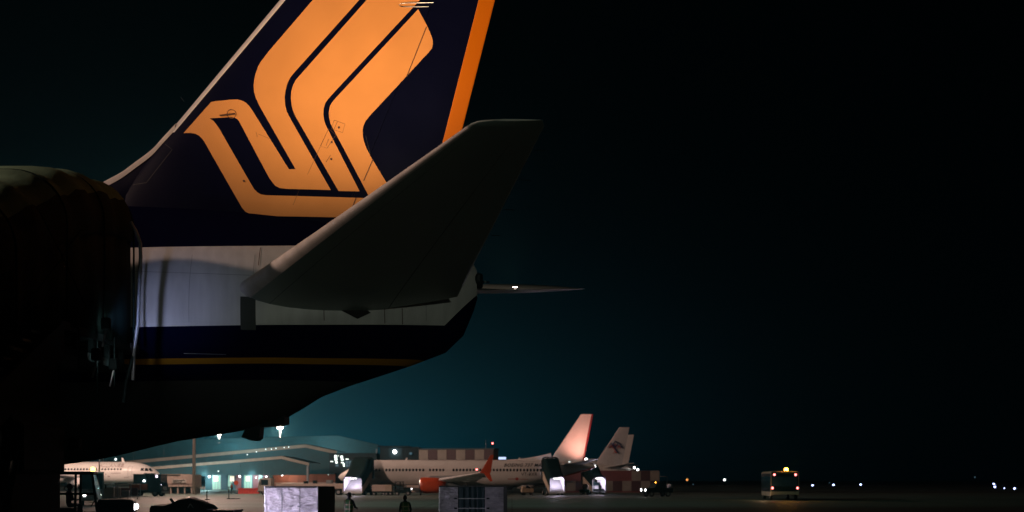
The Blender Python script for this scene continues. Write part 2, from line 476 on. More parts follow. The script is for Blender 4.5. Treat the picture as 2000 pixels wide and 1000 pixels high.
mb.loft(rings, closed=False, caps=False).build('fillet_edge', M['white_old'], dors, True)

# the emblem: gold bird laid on the skin of fin and rudder
def ep(px, py):
    Ys = YC - .33
    return ((px - 1000) * Ys / FPX, CH + (HOR - py) * Ys / FPX)
BIRD_A = [(356, 257), (410, 196), (418, 195), (450, 193), (463, 193), (472, 195.5), (480, 200), (487, 207), (493, 216), (564, 330), (577, 330),
          (506.5, 206.5), (499, 190), (495.5, 178), (494.5, 166), (495.5, 154), (498, 142), (503, 127), (508, 118), (514, 110), (523, 98), (580, 31), (606, 0), (690, -98), (712, -92), (724, -70), (726, -50), (722, -30),
          (697.7, 0), (572, 143), (566, 151), (561, 161), (557, 176), (555.5, 190), (556.5, 204), (560, 218), (565.6, 229), (645, 369.5), (560, 368.5), (546, 367), (538, 363), (532, 356), (526, 348),
          (467, 237), (463, 232), (457, 229), (450, 228), (408, 229.5), (416, 235), (422, 242.5), (428, 251), (492, 362), (497, 370), (503, 376), (510, 380), (520, 381.5), (600, 382.5), (721, 384),
          (650, 250), (645, 240), (642, 228), (641.5, 216), (644, 205), (648, 198), (654, 190.5), (815.6, 12.3), (832, 42), (841, 62), (844, 72), (844.2, 80), (842.5, 88), (836, 96),
          (720, 224), (713, 233), (708.5, 243), (707, 252), (707.5, 264), (709.5, 273), (714, 286), (724, 305), (754, 354), (794, 423), (510, 422), (499, 421.5), (489, 419), (480, 414), (473, 406), (468, 397),
          (398.5, 276), (394, 270), (388, 264), (380, 259.5), (370, 257.5)]
BIRD_B = [(712, 0), (587.6, 143), (578, 154), (572, 165), (568.5, 178), (567.8, 192), (569.5, 206), (572, 216), (577, 227), (660, 371), (701, 371), (641, 254), (635, 242), (632, 232), (630.8, 222), (631.5, 210), (635, 199), (640, 192), (646, 185),
          (812, 2), (885, -83), (905, -78), (912, -60), (880, -200), (860, -175)]
BIRD_B = BIRD_B[:20] + [(905, -106), (800, -101)]
emblem = MB()
for poly in (BIRD_A, BIRD_B):
    v, f = flat_poly([[ep(*p) for p in poly]], .28)
    emblem.add([(x, YC - fin_half(x, z) - .006, z) for x, z, _ in v], f, True)
emblem.build('bird_emblem', M['gold'], fin, True)
# seams, access panels and small fittings on the fin
def skin_line(px_pts, w, m, name, parent, lift=.010):
    mb = MB(); pts = [Vector((*ep(*p), 0)) for p in px_pts]
    fine = []
    for p, q in zip(pts, pts[1:]):
        k = max(1, int((q - p).length / .25))
        fine += [p.lerp(q, i / k) for i in range(k)]
    fine.append(pts[-1]); ring = []
    for i, p in enumerate(fine):
        d = (fine[min(i + 1, len(fine) - 1)] - fine[max(0, i - 1)]).normalized(); nrm = Vector((-d.y, d.x, 0)) * w / 2
        ring.append([p + nrm, p - nrm])
    fs = [(2 * i, 2 * i + 1, 2 * i + 3, 2 * i + 2) for i in range(len(ring) - 1)]
    mb.add([(a.x, YC - fin_half(a.x, a.y) - lift, a.y) for r in ring for a in r], fs)
    return mb.build(name, m, parent, True)
M['seal'] = mat('dull_seal_paint', (.035, .045, .04), .6)
M['seam'] = mat('panel_seam', (.10, .05, .03), .6)
M['seam_pale'] = mat('pale_seam', (.020, .026, .035), .5)
skin_line([(832, 46), (793, 145)], .022, M['seam'], 'hinge_seam', fin)
skin_line([(727, 308), (709, 350)], .022, M['seam'], 'hinge_seam', fin)
skin_line([(694, 384), (686, 405)], .022, M['seam'], 'hinge_seam', fin)
for q in ([(652, 233), (673, 240), (668, 257), (646, 250), (652, 233)], [(641, 250), (655, 262), (638, 288), (625, 284), (641, 250)], [(645, 301), (636, 315)], [(641, 270), (636, 283)],
          [(658, 236), (651, 252)]):
    skin_line(q, .009, M['seam'], 'access_panel', fin)
for px, py in ((661, 247), (647, 276), (646, 309), (477, 354)):
    x, z = ep(px, py)
    MB().lathe([(YC - fin_half(x, z) - .02, .025), (YC - fin_half(x, z), .03)], 'y', (x, 0, z), 8).build('fastener', M['seam'], fin, True)
for q in ([(583, 372), (572, 400)], [(600, 340), (640, 252)], [(505, 262), (530, 272)], [(500, 480 - 222), (503, 268)]):
    skin_line(q, .006, M['seam'], 'skin_joint', fin)
for q in ([(318, 277), (334, 290), (284, 355), (256, 358)], [(548, 432), (600, 460)], [(345, 180), (352, 190)], [(713, 262), (722, 300)]):
    skin_line(q, .010, M['seam_pale'], 'skin_joint', fin)
x, z = ep(452, 222); yy = YC - fin_half(x, z)
mb = MB(); mb.tube([(x + .11 * math.cos(2 * PI * k / 14), yy - .012, z + .11 * math.sin(2 * PI * k / 14)) for k in range(15)], .008, 5)
mb.tube([(x - .28, yy - .015, z - .04), (x - .05, yy - .03, z - .02), (x + .09, yy - .03, z)], .018, 6)
mb.build('lightning_diverter', M['seam'], fin, True)
for (pa, pb) in (((775, 5), (812, 8.5)), ((808, 8.5), (846, 8))):
    pass
mb = MB(); x0, z0 = ep(777, 5); x1, z1 = ep(846, 5)
for k in range(10):
    pass
prof = [(x0, .0), (x0 + .1, .03), (x0 + .35, .045), (x1 - .1, .045), (x1, .03)]
yv = YC - fin_half((x0 + x1) / 2, z0)
mb.tube([(x0, yv - .02, z0), (x0 + .08, yv - .03, z0 - .04), (x0 + .3, yv - .035, z0 - .047), (x1 - .12, yv - .035, z0 - .043)], .012, 6)
mb.tube([(x0, yv - .02, z0), (x0 + .08, yv - .03, z0 + .04), (x0 + .3, yv - .035, z0 + .05), (x1, yv - .035, z0 + .055)], .012, 6)
mb.build('flush_antenna', M['metal'], fin, True)

# tailplanes
def tailplane(name, root, tip, m, thick, flip=False, nsec=14, lead_m=None, tipcap=True):
    """root / tip = (x leading edge, x trailing edge, y, z)"""
    rings = []
    for i in range(nsec + 1):
        t = i / nsec
        xl, xt, y, z = [lerp(t, a, b) for a, b in zip(root, tip)]
        th = lerp(t ** .7, thick, .085)
        rings.append(airfoil_ring(xl, xt - xl, y, z, th, 16))
    s = -1 if tip[2] < root[2] else 1
    xl, xt, y, z = tip
    for k, (dy, sc, sh) in enumerate(((.10, .96, .04), (.20, .84, .14), (.26, .62, .36))):
        rings.append(airfoil_ring(xl + (xt - xl) * sh, (xt - xl) * sc * .999 if sh + sc <= 1 else (xt - xl) * (1 - sh), y + s * dy, z + dy * .05, .08 * (1 - k * .25), 16))
    return MB().loft(rings).build(name, m, air, True), rings
M['tail_grey'] = mat('pale_grey_paint', (.26, .34, .31), .36, var=.10, scale=.8)
pr, pt = (-6.68, -1.28, 25.15, 6.58), (-.66, .47, 15.9, 7.52)
port, _ = tailplane('tailplane', pr, pt, M['tail_grey'], .165)
sr, st_ = (-6.5, -1.1, 27.8, 7.20), (-1.2, 2.5, 36.8, 8.84)
stbd, _ = tailplane('tailplane', sr, st_, M['tail_grey'], .03)
# near tailplane's leading edge, painted pale to carry its lit highlight
mb = MB(); rings = []
for i in range(15):
    t = i / 14
    xl, xt, y, z = [lerp(t, a, b) for a, b in zip(pr, pt)]
    th = lerp(t ** .7, .165, .085); c = xt - xl
    us = [.05, .03, .015, .005, 0]
    ring = [(xl - .004 + u * c, y, z + naca(u) * th * c + .006) for u in us] + [(xl - .004 + u * c, y, z - naca(u) * th * c - .006) for u in us[::-1][1:]]
    rings.append(ring)
mb.loft(rings, closed=False, caps=False).build('leading_edge', M['white_old'], port, True)
# elevator hinge line and fittings under the near tailplane
def under(u, t, off=.006):
    xl, xt, y, z = [lerp(t, a, b) for a, b in zip(pr, pt)]
    c = xt - xl; th = lerp(t ** .7, .165, .085)
    return Vector((xl + u * c, y, z - naca(u) * th * c - off))
for u, w in ((.70, .012), (.14, .008)):
    a = [under(u, i / 20) for i in range(20)]; b = [under(u + w / 4, i / 20) for i in range(20)]
    MB().add(a + b, [(i, i + 1, i + 21, i + 20) for i in range(19)]).build('elevator_seam' if u > .5 else 'panel_seam', M['dark'], port, True)
for t in (.5, .65, .8, .93):
    p = Vector([lerp(t, a, b) for a, b in zip(pr, pt)][1:2] + [lerp(t, pr[2], pt[2]), lerp(t, pr[3], pt[3]) - .08])
    MB().tube([p, p + Vector((.18, 0, -.01))], .007, 5).build('static_wick', M['dark'], port, True)
# root seal plates
xa = fx(492)
mb = MB(); rings = []
for k in range(7):
    z = 6.45 - k * .125
    rings.append([(x, fus_y(x, z) - .02, z) for x in (-6.15, -5.98, -5.82)])
mb.loft(rings, closed=False, caps=False).build('seal_plate', M['seal'], air, True)
mb = MB()
mb.add([(x, fus_y(x, z) - .03, z) for x, z in ((-3.95, 6.22), (-3.4, 6.28), (-3.3, 6.20), (-3.6, 6.05))], [(0, 1, 2, 3)])
mb.build('trim_jack_opening', M['black'], air, True)
for x in (-3.0, -2.6, -4.35):
    MB().add([(xx, fus_y(xx, z) - .01, z) for xx in (x, x + .016) for z in (5.98, 6.1, 6.22, 6.35)], [(i, i + 1, i + 5, i + 4) for i in range(3)]).build('skin_joint', M['seam'], air, True)
MB().add([(x, fus_y(x, z) - .012, z) for x in (fx(568) - .35, fx(568) - .335) for z in (7.2, 7.35, 7.5, 7.65)], [(i, i + 1, i + 5, i + 4) for i in range(3)]).build('skin_joint', M['seam'], air, True)
M['joint'] = mat('skin_joint_grey', (.30, .30, .30), .6)
for x in (-8.6, -7.25, -5.9, -2.05):
    zz = [5.75 + .047 * (x + 9.2) + .12 * k for k in range(15) if 5.75 + .12 * k < 7.42]
    MB().add([(xx, fus_y(xx, z) - .008, z) for xx in (x, x + .009) for z in zz], [(i, i + 1, i + 1 + len(zz), i + len(zz)) for i in range(len(zz) - 1)]).build('skin_joint', M['joint'], air, True)
for z in (6.95,):
    xs = [-9.5 + .25 * k for k in range(32)]
    MB().add([(x, fus_y(x, z + d) - .008, z + d) for x in xs for d in (0, .009)], [(2 * i, 2 * i + 1, 2 * i + 3, 2 * i + 2) for i in range(31)]).build('skin_joint', M['joint'], air, True)
# tail end: exhaust, nav light, drain masts, beacon
MB().lathe([(-.98, .17), (-.80, .19), (-.72, .16), (-.74, .12)], 'x', (0, YC - .10, 7.18), 14).build('exhaust_nozzle', M['dark'], air, True)
MB().ball((-.66, YC - .12, 7.16), .035, 6).build('tail_light', M['metal'], air, True)
MB().tube([(-.72, YC - .1, 7.16), (-.55, YC - .1, 7.15)], .02, 6).build('probe', M['dark'], air, True)
mb = MB(); mb.prism([(-6.45, 3.7), (-6.15, 3.7), (-6.18, 3.32), (-6.26, 3.26), (-6.40, 3.26), (-6.62, 3.34)], YC - .22, YC + .22)
mb.build('drain_mast', M['dark'], air, True)
mb = MB(); mb.prism([(-6.3, 3.85), (-5.55, 3.95), (-5.55, 3.68), (-5.75, 3.62), (-6.18, 3.60)], YC - .3, YC + .3)
mb.build('tail_skid', M['dark'], air, True)
mb = MB(); pts = [(x, fus_y(x, z) - .006, z) for x in [-7.4 + .09 * i for i in range(11)] for z in (5.14 + .0, 5.155)]
mb.add(pts, [(2 * i, 2 * i + 1, 2 * i + 3, 2 * i + 2) for i in range(10)]).build('glint_strip', M['metal'], air, True)  # thin bright strip standing in for a reflection on the navy band
# logo lights: a lamp in each tailplane's upper skin shines up at the fin
def logo_light(p, to, watt):
    h = MB().lathe([(p.z - .05, .10), (p.z + .03, .10)], 'z', (p.x, p.y, 0), 12).build('logo_light', M['dark'], air, True)
    MB().lathe([(p.z + .032, .075), (p.z + .045, .07)], 'z', (p.x, p.y, 0), 12).build('lens', M['lamp_hot'], h, True)
    spot('logo_lamp', (p.x, p.y, p.z + .12), to, watt, WARM, 96, 1.0, .08)
logo_light(Vector((-1.9, 19.6, 7.30)), (-5.2, 26.2, 18.2), 4900)
logo_light(Vector((.09, 32.0, 7.98)), (-3.0, 26.0, 15.0), 900)

# ------------------------------------------------------------------ canopied passenger stairs at the near airliner's door
stairs = thing('passenger_stairs', 'dark canopied passenger stairs docked at the navy airliner door', 'passenger stairs', (-9.6, 19, 0))
XR, XL = -8.12, -11.1
CAN = [(11.4, 4.3, 2.0), (13.5, 5.4, 3.4), (15.5, 6.28, 4.5), (17.2, 6.88, 5.4), (19.0, 7.66, 5.8), (20.6, 8.28, 5.9), (22.0, 8.58, 5.9), (23.1, 8.66, 5.9)]
def hood_ring(y, zt, zb, grow=0.0, xr=XR, xl=XL, rc=1.0):
    pts = [(xr + grow, y, zb)]
    for k in range(9):
        t = PI / 2 * k / 8
        pts.append((xr + grow - rc + rc * math.cos(t), y, zt + grow - rc + rc * math.sin(t)))
    for k in range(9):
        t = PI / 2 + PI / 2 * k / 8
        pts.append((xl - grow + rc + rc * math.cos(t), y, zt + grow - rc + rc * math.sin(t)))
    pts.append((xl - grow, y, zb))
    return pts
rows = smooth_tab(CAN, .22)
rings = []
for i, (y, zt, zb) in enumerate(rows):
    wob = .022 * math.sin(i * 1.3) + .014 * math.sin(i * 2.9 + 1)
    rings.append(hood_ring(y, zt + wob, zt - 1.25, wob))
def shell(part, name, m):
    mb = MB(); mb.loft([part(r) for r in rings], closed=False, caps=False)
    mb.loft([[(p[0] + (-.03 if p[0] > -9.6 else .03), p[1], p[2] - .03) for p in part(r)] for r in rings], closed=False, caps=False)
    mb.build(name, m, stairs, True)
shell(lambda r: r[4:-4], 'canopy', M['canvas'])  # one fabric: pale top and dark sides paint in light from above
shell(lambda r: r[:5], 'shaded_canopy_side', M['canvas_dark'])
shell(lambda r: r[-5:], 'shaded_canopy_side', M['canvas_dark'])
# the darker side curtains below the canopy sides
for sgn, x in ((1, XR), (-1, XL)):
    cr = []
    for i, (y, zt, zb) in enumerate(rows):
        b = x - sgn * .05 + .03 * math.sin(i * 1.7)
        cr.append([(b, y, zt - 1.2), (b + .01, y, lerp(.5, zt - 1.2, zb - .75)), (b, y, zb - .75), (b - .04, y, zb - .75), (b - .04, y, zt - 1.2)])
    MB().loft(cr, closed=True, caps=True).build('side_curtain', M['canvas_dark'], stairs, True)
for y, zt, zb in [(23.05, 8.66, 5.3), (21.4, 8.47, 5.3), (19.6, 7.97, 5.3), (17.6, 7.05, 4.7), (15.0, 6.06, 3.4)]:
    MB().tube([Vector(p) for p in hood_ring(y, zt - .03, zb, .012)], .02, 6).build('canopy_hoop', M['canvas_dark'], stairs, True)
# rope ties crossing the side curtain
for a, b in (((18.4, 6.9), (20.4, 5.6)), ((18.3, 5.5), (20.2, 7.0))):
    MB().tube([(XR + .03, a[0], a[1]), (XR + .05, (a[0] + b[0]) / 2, (a[1] + b[1]) / 2), (XR + .03, b[0], b[1])], .012, 5).build('rope', M['canvas_dark'], stairs, True)
mb = MB(); mb.box(XL + .2, XR - .05, 19.4, 23.0, 5.05, 5.2); mb.box(XL + .2, XR - .05, 19.4, 23.0, 4.6, 4.75)
for k in range(5): mb.box(XR - .2, XR - .1, 19.5 + k * .8, 19.6 + k * .8, 4.75, 5.05)
mb.build('platform', M['dark'], stairs, True)
MB().box(XL + .1, XR, 23.0, 23.45, 5.02, 5.24, .05).build('bumper', M['black'], stairs, True)
for k in range(24):
    t = k / 24; y = 19.4 - t * 8.2; z = 5.12 - t * 4.7
    MB().box(XL + .35, XR - .25, y - .33, y, z - .05, z).build('step', M['steel'], stairs, True)
for x in (XL + .2, XR - .12):
    MB().prism([(19.6, 5.2), (11.1, .45), (11.0, .1), (11.6, .1), (19.6, 4.5)], x, x + .08, 'x').build('stringer', M['dark'], stairs, True)
for x in (XL + .25, XR - .1):
    MB().tube([(x, 23.0, 6.2), (x, 19.4, 6.2), (x, 11.0, 1.5), (x, 10.9, .5)], .03, 6).build('handrail', M['metal'], stairs, True)
# grab rail standing beside the door opening
mb = MB(); mb.tube([(-8.02, 22.6, 7.72), (-7.93, 22.65, 7.55), (-7.85, 22.7, 7.3), (-7.84, 22.7, 7.0), (-7.90, 22.7, 5.6), (-7.98, 22.7, 5.0), (-8.0, 22.7, 4.4)], .038, 10)
mb.build('grab_rail', M['steel'], stairs, True)
mb = MB(); mb.tube([(-8.0, 22.7, 4.9), (-8.12, 22.6, 4.3), (-8.12, 22.5, 3.9)], .045, 8); mb.build('grab_rail', M['dark'], stairs, True)
# lifting mast, truck body and lamps
mb = MB(); mb.box(-10.6, -8.4, 17.95, 20.1, .55, 4.6, .12); mb.box(-10.4, -8.25, 18.1, 19.9, 2.4, 3.3, .08)
mb.build('lift_column', M['dark'], stairs, True)
for s in (-8.3, -10.7):
    MB().tube([(s, 17.95, 2.6), (s, 17.3, 1.0)], .07, 8).build('brace', M['dark'], stairs, True)
mb = MB(); mb.box(-10.75, -8.35, 10.6, 20.6, .55, 1.05, .06); mb.build('chassis', M['dark'], stairs, True)
mb = MB(); mb.box(-10.7, -8.4, 8.4, 10.5, .5, 1.45, .15); mb.prism([(8.9, 1.45), (10.5, 1.45), (10.5, 2.15), (9.4, 2.15)], -10.6, -8.5, 'x'); mb.build('cab', M['white_old'], stairs, True)
def wheel(c, r, w, parent, world=True, axis='x'):
    t = MB().lathe([(-w / 2, r * .55), (-w / 2, r * .92), (-w / 2 + .03, r), (w / 2 - .03, r), (w / 2, r * .92), (w / 2, r * .55)], axis, c, 18, False)
    o = t.build('wheel', M['black'], parent, world)
    MB().lathe([(-w / 2 + .02, r * .56), (-w / 2 + .05, r * .2), (w / 2 - .05, r * .2), (w / 2 - .02, r * .56)], axis, c, 14).build('rim', M['grey'], o, world)
    return o
for x in (-10.6, -8.5):
    for y in (9.6, 18.6): wheel((x, y, .42), .42, .3, stairs)
for (x, y, z) in ((-8.02, 20.75, 4.72), (-8.0, 21.6, 4.62), (-7.98, 21.15, 5.36)):
    h = MB().box(x - .09, x + .09, y - .07, y + .05, z - .12, z + .12, .03).build('work_lamp', M['dark'], stairs, True)
    MB().box(x - .07, x + .07, y + .05, y + .06, z - .09, z + .09).build('lens', M['lamp_white'], h, True)
    MB().tube([(x, y, z - .1), (x - .06, y - .05, z - .45)], .02, 6).build('bracket', M['metal'], h, True)
h = MB().box(-8.35, -8.15, 20.2, 20.4, 2.85, 3.1, .03).build('work_lamp', M['dark'], stairs, True)  # added lamp, facing away, only to brighten the curtained container
MB().box(-8.33, -8.17, 20.4, 20.415, 2.88, 3.07).build('lens', M['lamp_white'], h, True)
spot('work_lamp_beam', (-8.25, 20.5, 2.97), (-1.6, 44.0, 1.3), 1700, (.95, .86, 1.0), 13, .6, .1)
spot('work_lamp_beam', (-7.95, 21.25, 5.36), (-7.6, 24.0, 6.1), 80, (.50, .56, 1.0), 60, 1.0, .06)
for k in range(3):
    y = 20.1 + k * .9
    MB().tube([(XR + .02, y, 5.2), (XR + .02, y, 4.2 - .2 * (k % 2))], .018, 5).build('strap', M['dark'], stairs, True)

# ------------------------------------------------------------------ other jets
def jet_surface_y(tab, x, z):
    t, b, w = interp(tab, x); zc, h = (t + b) / 2, (t - b) / 2
    return -w * math.sqrt(max(0, 1 - ((z - zc) / h) ** 2))
def jet(name, label, loc, rz, S, livery, group=None):
    """nose tip at local x=0, tail towards +x, port side at -y"""
    r = thing(name, label, 'jet', loc, rz, group)
    tab = smooth_tab(S['fus'], .5)
    r_f = MB().loft(fus_rings(tab, 32)).build('fuselage', livery['body'], r)
    # fin
    zs, ze, le0, le1, te0, te1 = S['fin']
    rings = [fin_ring(lerp(i / 10, le0, le1), lerp(i / 10, te0, te1) - lerp(i / 10, le0, le1), lerp(i / 10, zs, ze), .09) for i in range(11)]
    f = MB().loft(rings).build('tail_fin', livery['fin'], r)
    rings = [fin_ring(lerp(i / 10, te0, te1) - S['rud'], S['rud'] + .04, lerp(i / 10, zs, ze) + .01, .12) for i in range(11)]
    MB().loft(rings).build('rudder', livery['rudder'], f)
    d = S['dorsal']
    rr = []
    for i in range(9):
        t = i / 8; x = lerp(t, d[0], d[2]); z = lerp(t, d[1], d[3]) - .35 * math.sin(PI * t) * (d[3] - d[1]) * .6
        rr.append([(x, -.10, z - .08), (x, -.05, z), (x, .05, z), (x, .10, z - .08), (x + .3, .3, d[1] - .4), (x + .3, -.3, d[1] - .4)])
    MB().loft(rr).build('dorsal_fillet', livery['fin'], f)
    for s in (-1, 1):
        xr, cr, yr, zr, xt, ct, yt, zt = S['wing']
        rings = [airfoil_ring(lerp(t, xr, xt), lerp(t, cr, ct), s * lerp(t, yr, yt), lerp(t, zr, zt), lerp(t, .13, .09), 10, camber=.05) for t in [i / 8 for i in range(9)]]
        w = MB().loft(rings).build('wing', M['grey_light'], r)
        if S.get('winglet'):
            up = [airfoil_ring(xt + .0 + 1.5 * k, ct * (1 - .72 * k), s * (yt + .5 * k), zt + 2.45 * k, .08, 8) for k in (0, .25, .5, .75, 1)]
            MB().loft(up).build('winglet', livery['accent'], w)
            dn = [airfoil_ring(xt + .5 + .9 * k, ct * .6 * (1 - .6 * k), s * (yt + .35 * k), zt - 1.15 * k, .08, 8) for k in (0, .5, 1)]
            MB().loft(dn).build('winglet', livery['accent'], w)
        for k, t in enumerate((.30, .52, .74)):
            x = lerp(t, xr, xt) + lerp(t, cr, ct) * .72
            MB().lathe([(x - 1.3, .02), (x - .8, .18), (x, .22), (x + .9, .03)], 'x', (0, s * lerp(t, yr, yt), lerp(t, zr, zt) - .22), 8).build('flap_fairing', M['grey_light'], w)
        ex, ey, ez, el_, er = S['engine']
        e = MB().lathe([(ex, er * .86), (ex + .12, er * .95), (ex + .6, er), (ex + el_ * .5, er * .98), (ex + el_ * .8, er * .78), (ex + el_ * .8, er * .6)], 'x', (0, s * ey, ez), 24, False).build('engine', livery['accent'], r)
        MB().lathe([(ex + .5, er * .85), (ex + .55, .25), (ex + .2, .05)], 'x', (0, s * ey, ez), 16).build('fan', M['dark'], e)
        MB().lathe([(ex - .03, er * .83), (ex - .02, er * .9), (ex + .14, er * .965)], 'x', (0, s * ey, ez), 24, False).build('intake_lip', M['metal'], e)
        MB().lathe([(ex + el_ * .7, er * .62), (ex + el_, er * .42), (ex + el_ * 1.2, er * .08)], 'x', (0, s * ey, ez), 16).build('core_nozzle', M['steel'], e)
        MB().prism([(ex + 1.0, ez + er * .8), (ex + 1.6, ez + er * 1.18), (ex + el_ + 1.8, ez + er * 1.25), (ex + el_ + .6, ez + er * .5)], s * ey - .12, s * ey + .12).build('pylon', M['grey'], e)
        hx, hc, hy, hz, htx, htc, hty, htz = S['tail']
        rings = [airfoil_ring(lerp(t, hx, htx), lerp(t, hc, htc), s * lerp(t, hy, hty), lerp(t, hz, htz), .09, 8) for t in [i / 5 for i in range(6)]]
        MB().loft(rings).build('tailplane', M['grey_light'], r)
        gx, gy = S['gear']
        gm = MB().tube([(gx, s * gy, .55), (gx, s * gy, 1.9)], .13, 8).tube([(gx, s * (gy - .45), .55), (gx, s * (gy + .45), .55)], .07, 8).build('main_gear', M['metal'], r)
        for dy in (-.42, .42): wheel((gx, s * gy + dy, .55), .55, .36, gm, False, 'y')
    nx = S['nose_gear']
    gm = MB().tube([(nx, 0, .38), (nx, 0, 1.7)], .09, 8).tube([(nx, -.3, .38), (nx, .3, .38)], .05, 8).build('nose_gear', M['metal'], r)
    for dy in (-.26, .26): wheel((nx, dy, .38), .38, .2, gm, False, 'y')
    # cabin windows: dark panes set in the skin of the near side
    x0, x1, pitch, zw = S['windows']
    wm = None; x = x0; skip = S.get('skip', ())
    while x < x1:
        if not any(a < x < b for a, b in skip):
            if wm is None:
                q = [(.0 + .14 * math.cos(2 * PI * k / 10), 0, .20 * math.sin(2 * PI * k / 10)) for k in range(10)]
                q2 = [(a * 1.15, .05, c * 1.15) for a, b, c in q]
                wm = MB().add(q + q2, [tuple(range(10))] + [(i, (i + 1) % 10, (i + 1) % 10 + 10, i + 10) for i in range(10)]).mesh('cabin_window'); wm.materials.append(M['window'])
            o = link('cabin_window', wm, r); o.scale = (S.get('win_k', 1.1),) * 3; o.location = (x, jet_surface_y(tab, x, zw) - .02, zw)
        x += pitch
    for (a, b, za, zb) in S.get('doors', ()):
        mb = MB(); pts = [(a, za), (b, za), (b, zb), (a, zb), (a, za)]
        for p, q in zip(pts, pts[1:]):
            k = 6; seg = [(lerp(i / k, p[0], q[0]), lerp(i / k, p[1], q[1])) for i in range(k + 1)]
            mb.tube([(u, jet_surface_y(tab, u, v) - .01, v) for u, v in seg], .03, 4)
        mb.build('cabin_door', M['grey'], r)
    for poly in S['cockpit']:
        v, fc = flat_poly([poly], .3)
        MB().add([(x, jet_surface_y(tab, x, z) - .02, z) for x, z, _ in v], fc).build('cockpit_window', M['window'], r)
    for (x, h, c) in S.get('antennas', ()):
        t, b, w = interp(tab, x)
        MB().prism([(x, t - .05), (x + c, t - .05), (x + c * 1.15, t + h), (x + c * .6, t + h)], -.03, .03).build('antenna', M['white'], r)
    def letter(txt, size, x, z, m, name='lettering', **kw):
        me = text_mesh(txt, size, **kw)
        b = bmesh.new(); b.from_mesh(me)
        for _ in range(2):
            es = [e for e in b.edges if e.calc_length() > .35]
            if es: bmesh.ops.subdivide_edges(b, edges=es, cuts=1)
        for v in b.verts:
            X, Zz = x + v.co.x, z + v.co.y
            v.co = Vector((X, jet_surface_y(tab, X, Zz) - .025, Zz))
        b.to_mesh(me); b.free(); me.materials.append(m)
        return link(name, me, r)
    return r, tab, letter, f

S737 = dict(
    fus=[(0, 2.78, 2.62, .07), (.35, 3.2, 2.25, .5), (1.0, 3.62, 1.9, .95), (2.0, 4.2, 1.62, 1.35), (3.0, 4.85, 1.48, 1.62), (4.5, 5.22, 1.36, 1.82), (6, 5.32, 1.32, 1.88), (14, 5.32, 1.3, 1.88), (26, 5.32, 1.32, 1.88), (29, 5.32, 1.6, 1.84), (32, 5.3, 2.15, 1.55), (35, 5.18, 2.85, 1.1), (37.5, 4.95, 3.5, .62), (39, 4.7, 3.95, .28), (39.4, 4.55, 4.15, .12)],
    fin=(4.9, 12.35, 32.2, 37.2, 37.6, 39.1), rud=.42, dorsal=(25.6, 5.35, 32.6, 6.4),
    wing=(13.6, 7.6, 1.6, 2.0, 22.2, 1.5, 17.0, 3.25), winglet=True, engine=(12.9, 4.9, 1.45, 4.9, 1.2),
    tail=(33.8, 3.6, .6, 4.55, 38.2, 1.2, 7.1, 5.35), gear=(19.6, 2.85), nose_gear=3.9,
    windows=(5.0, 31.5, .51, 3.75), skip=((6.6, 7.4), (13.2, 14.0), (16.6, 17.3)), doors=((3.3, 4.15, 2.75, 4.6), (31.2, 31.95, 2.9, 4.6)),
    cockpit=([(1.55, 3.45), (2.0, 3.45), (2.25, 3.95), (2.0, 4.05)], [(2.1, 3.45), (2.7, 3.5), (2.75, 3.95), (2.36, 3.98)], [(2.8, 3.55), (3.2, 3.6), (3.05, 3.95), (2.85, 3.95)]),
    antennas=((10.2, .35, .35), (27.5, .4, .35), (29.2, .3, .3)))
def orange_belly(name):
    """white body whose tail underside is painted orange"""
    m, n, l, p = nodes_of(name)
    t = n.new('ShaderNodeTexCoord'); s = n.new('ShaderNodeSeparateXYZ'); l.new(t.outputs['Object'], s.inputs[0])
    a = n.new('ShaderNodeMath'); a.operation = 'MULTIPLY'; a.inputs[1].default_value = .30; l.new(s.outputs['X'], a.inputs[0])
    b = n.new('ShaderNodeMath'); b.operation = 'SUBTRACT'; l.new(s.outputs['Z'], b.inputs[0]); l.new(a.outputs[0], b.inputs[1])
    c = n.new('ShaderNodeMath'); c.operation = 'LESS_THAN'; c.inputs[1].default_value = -7.45; l.new(b.outputs[0], c.inputs[0])
    z = n.new('ShaderNodeTexNoise'); z.inputs['Scale'].default_value = .8; z.inputs['Detail'].default_value = 6; l.new(t.outputs['Object'], z.inputs['Vector'])
    r = n.new('ShaderNodeValToRGB'); r.color_ramp.elements[0].color = (.54, .52, .49, 1); r.color_ramp.elements[1].color = (.68, .66, .63, 1); l.new(z.outputs['Fac'], r.inputs['Fac'])
    x = n.new('ShaderNodeMix'); x.data_type = 'RGBA'; l.new(c.outputs[0], x.inputs[0]); l.new(r.outputs['Color'], x.inputs[6]); x.inputs[7].default_value = (.50, .075, .016, 1)
    l.new(x.outputs[2], p.inputs['Base Color']); p.inputs['Roughness'].default_value = .38
    return m
D1 = 165
SX = FPX / D1
nose = at(661, 0, D1)
jet1, tab1, let1, fin1 = jet('jet', 'white twin jet with orange engines and winglet in mid-apron', (nose.x, D1, 0), 0, S737,
    dict(body=orange_belly('white_orange_livery'), fin=M['white'], rudder=M['fin_red'], accent=M['orange']))
def lx(px): return (px - 661) * D1 / FPX
let1('BOEING 737 MAX 8', .72, lx(984), 4.28, M['text_dark'], 'aircraft_type', ox=.012, shear=.35, spacing=1.12)
let1('VT-BXR', .66, lx(1018), 2.92, M['text_dark'], 'registration', ox=.008, spacing=1.1)
mb = MB()
for a, b, h in ((992, 1007, .10), (1012, 1032, .06)):
    v, f = flat_poly([[(lx(a), 2.36), (lx(b), 2.36), (lx(b), 2.36 + h), (lx(a), 2.36 + h)]], .4)
    mb.add([(x, jet_surface_y(tab1, x, z) - .02, z) for x, z, _ in v], f)
v, f = flat_poly([[(lx(1009.5) + .28 * math.cos(2 * PI * k / 8), 2.42 + .22 * math.sin(2 * PI * k / 8)) for k in range(8)]], .4)
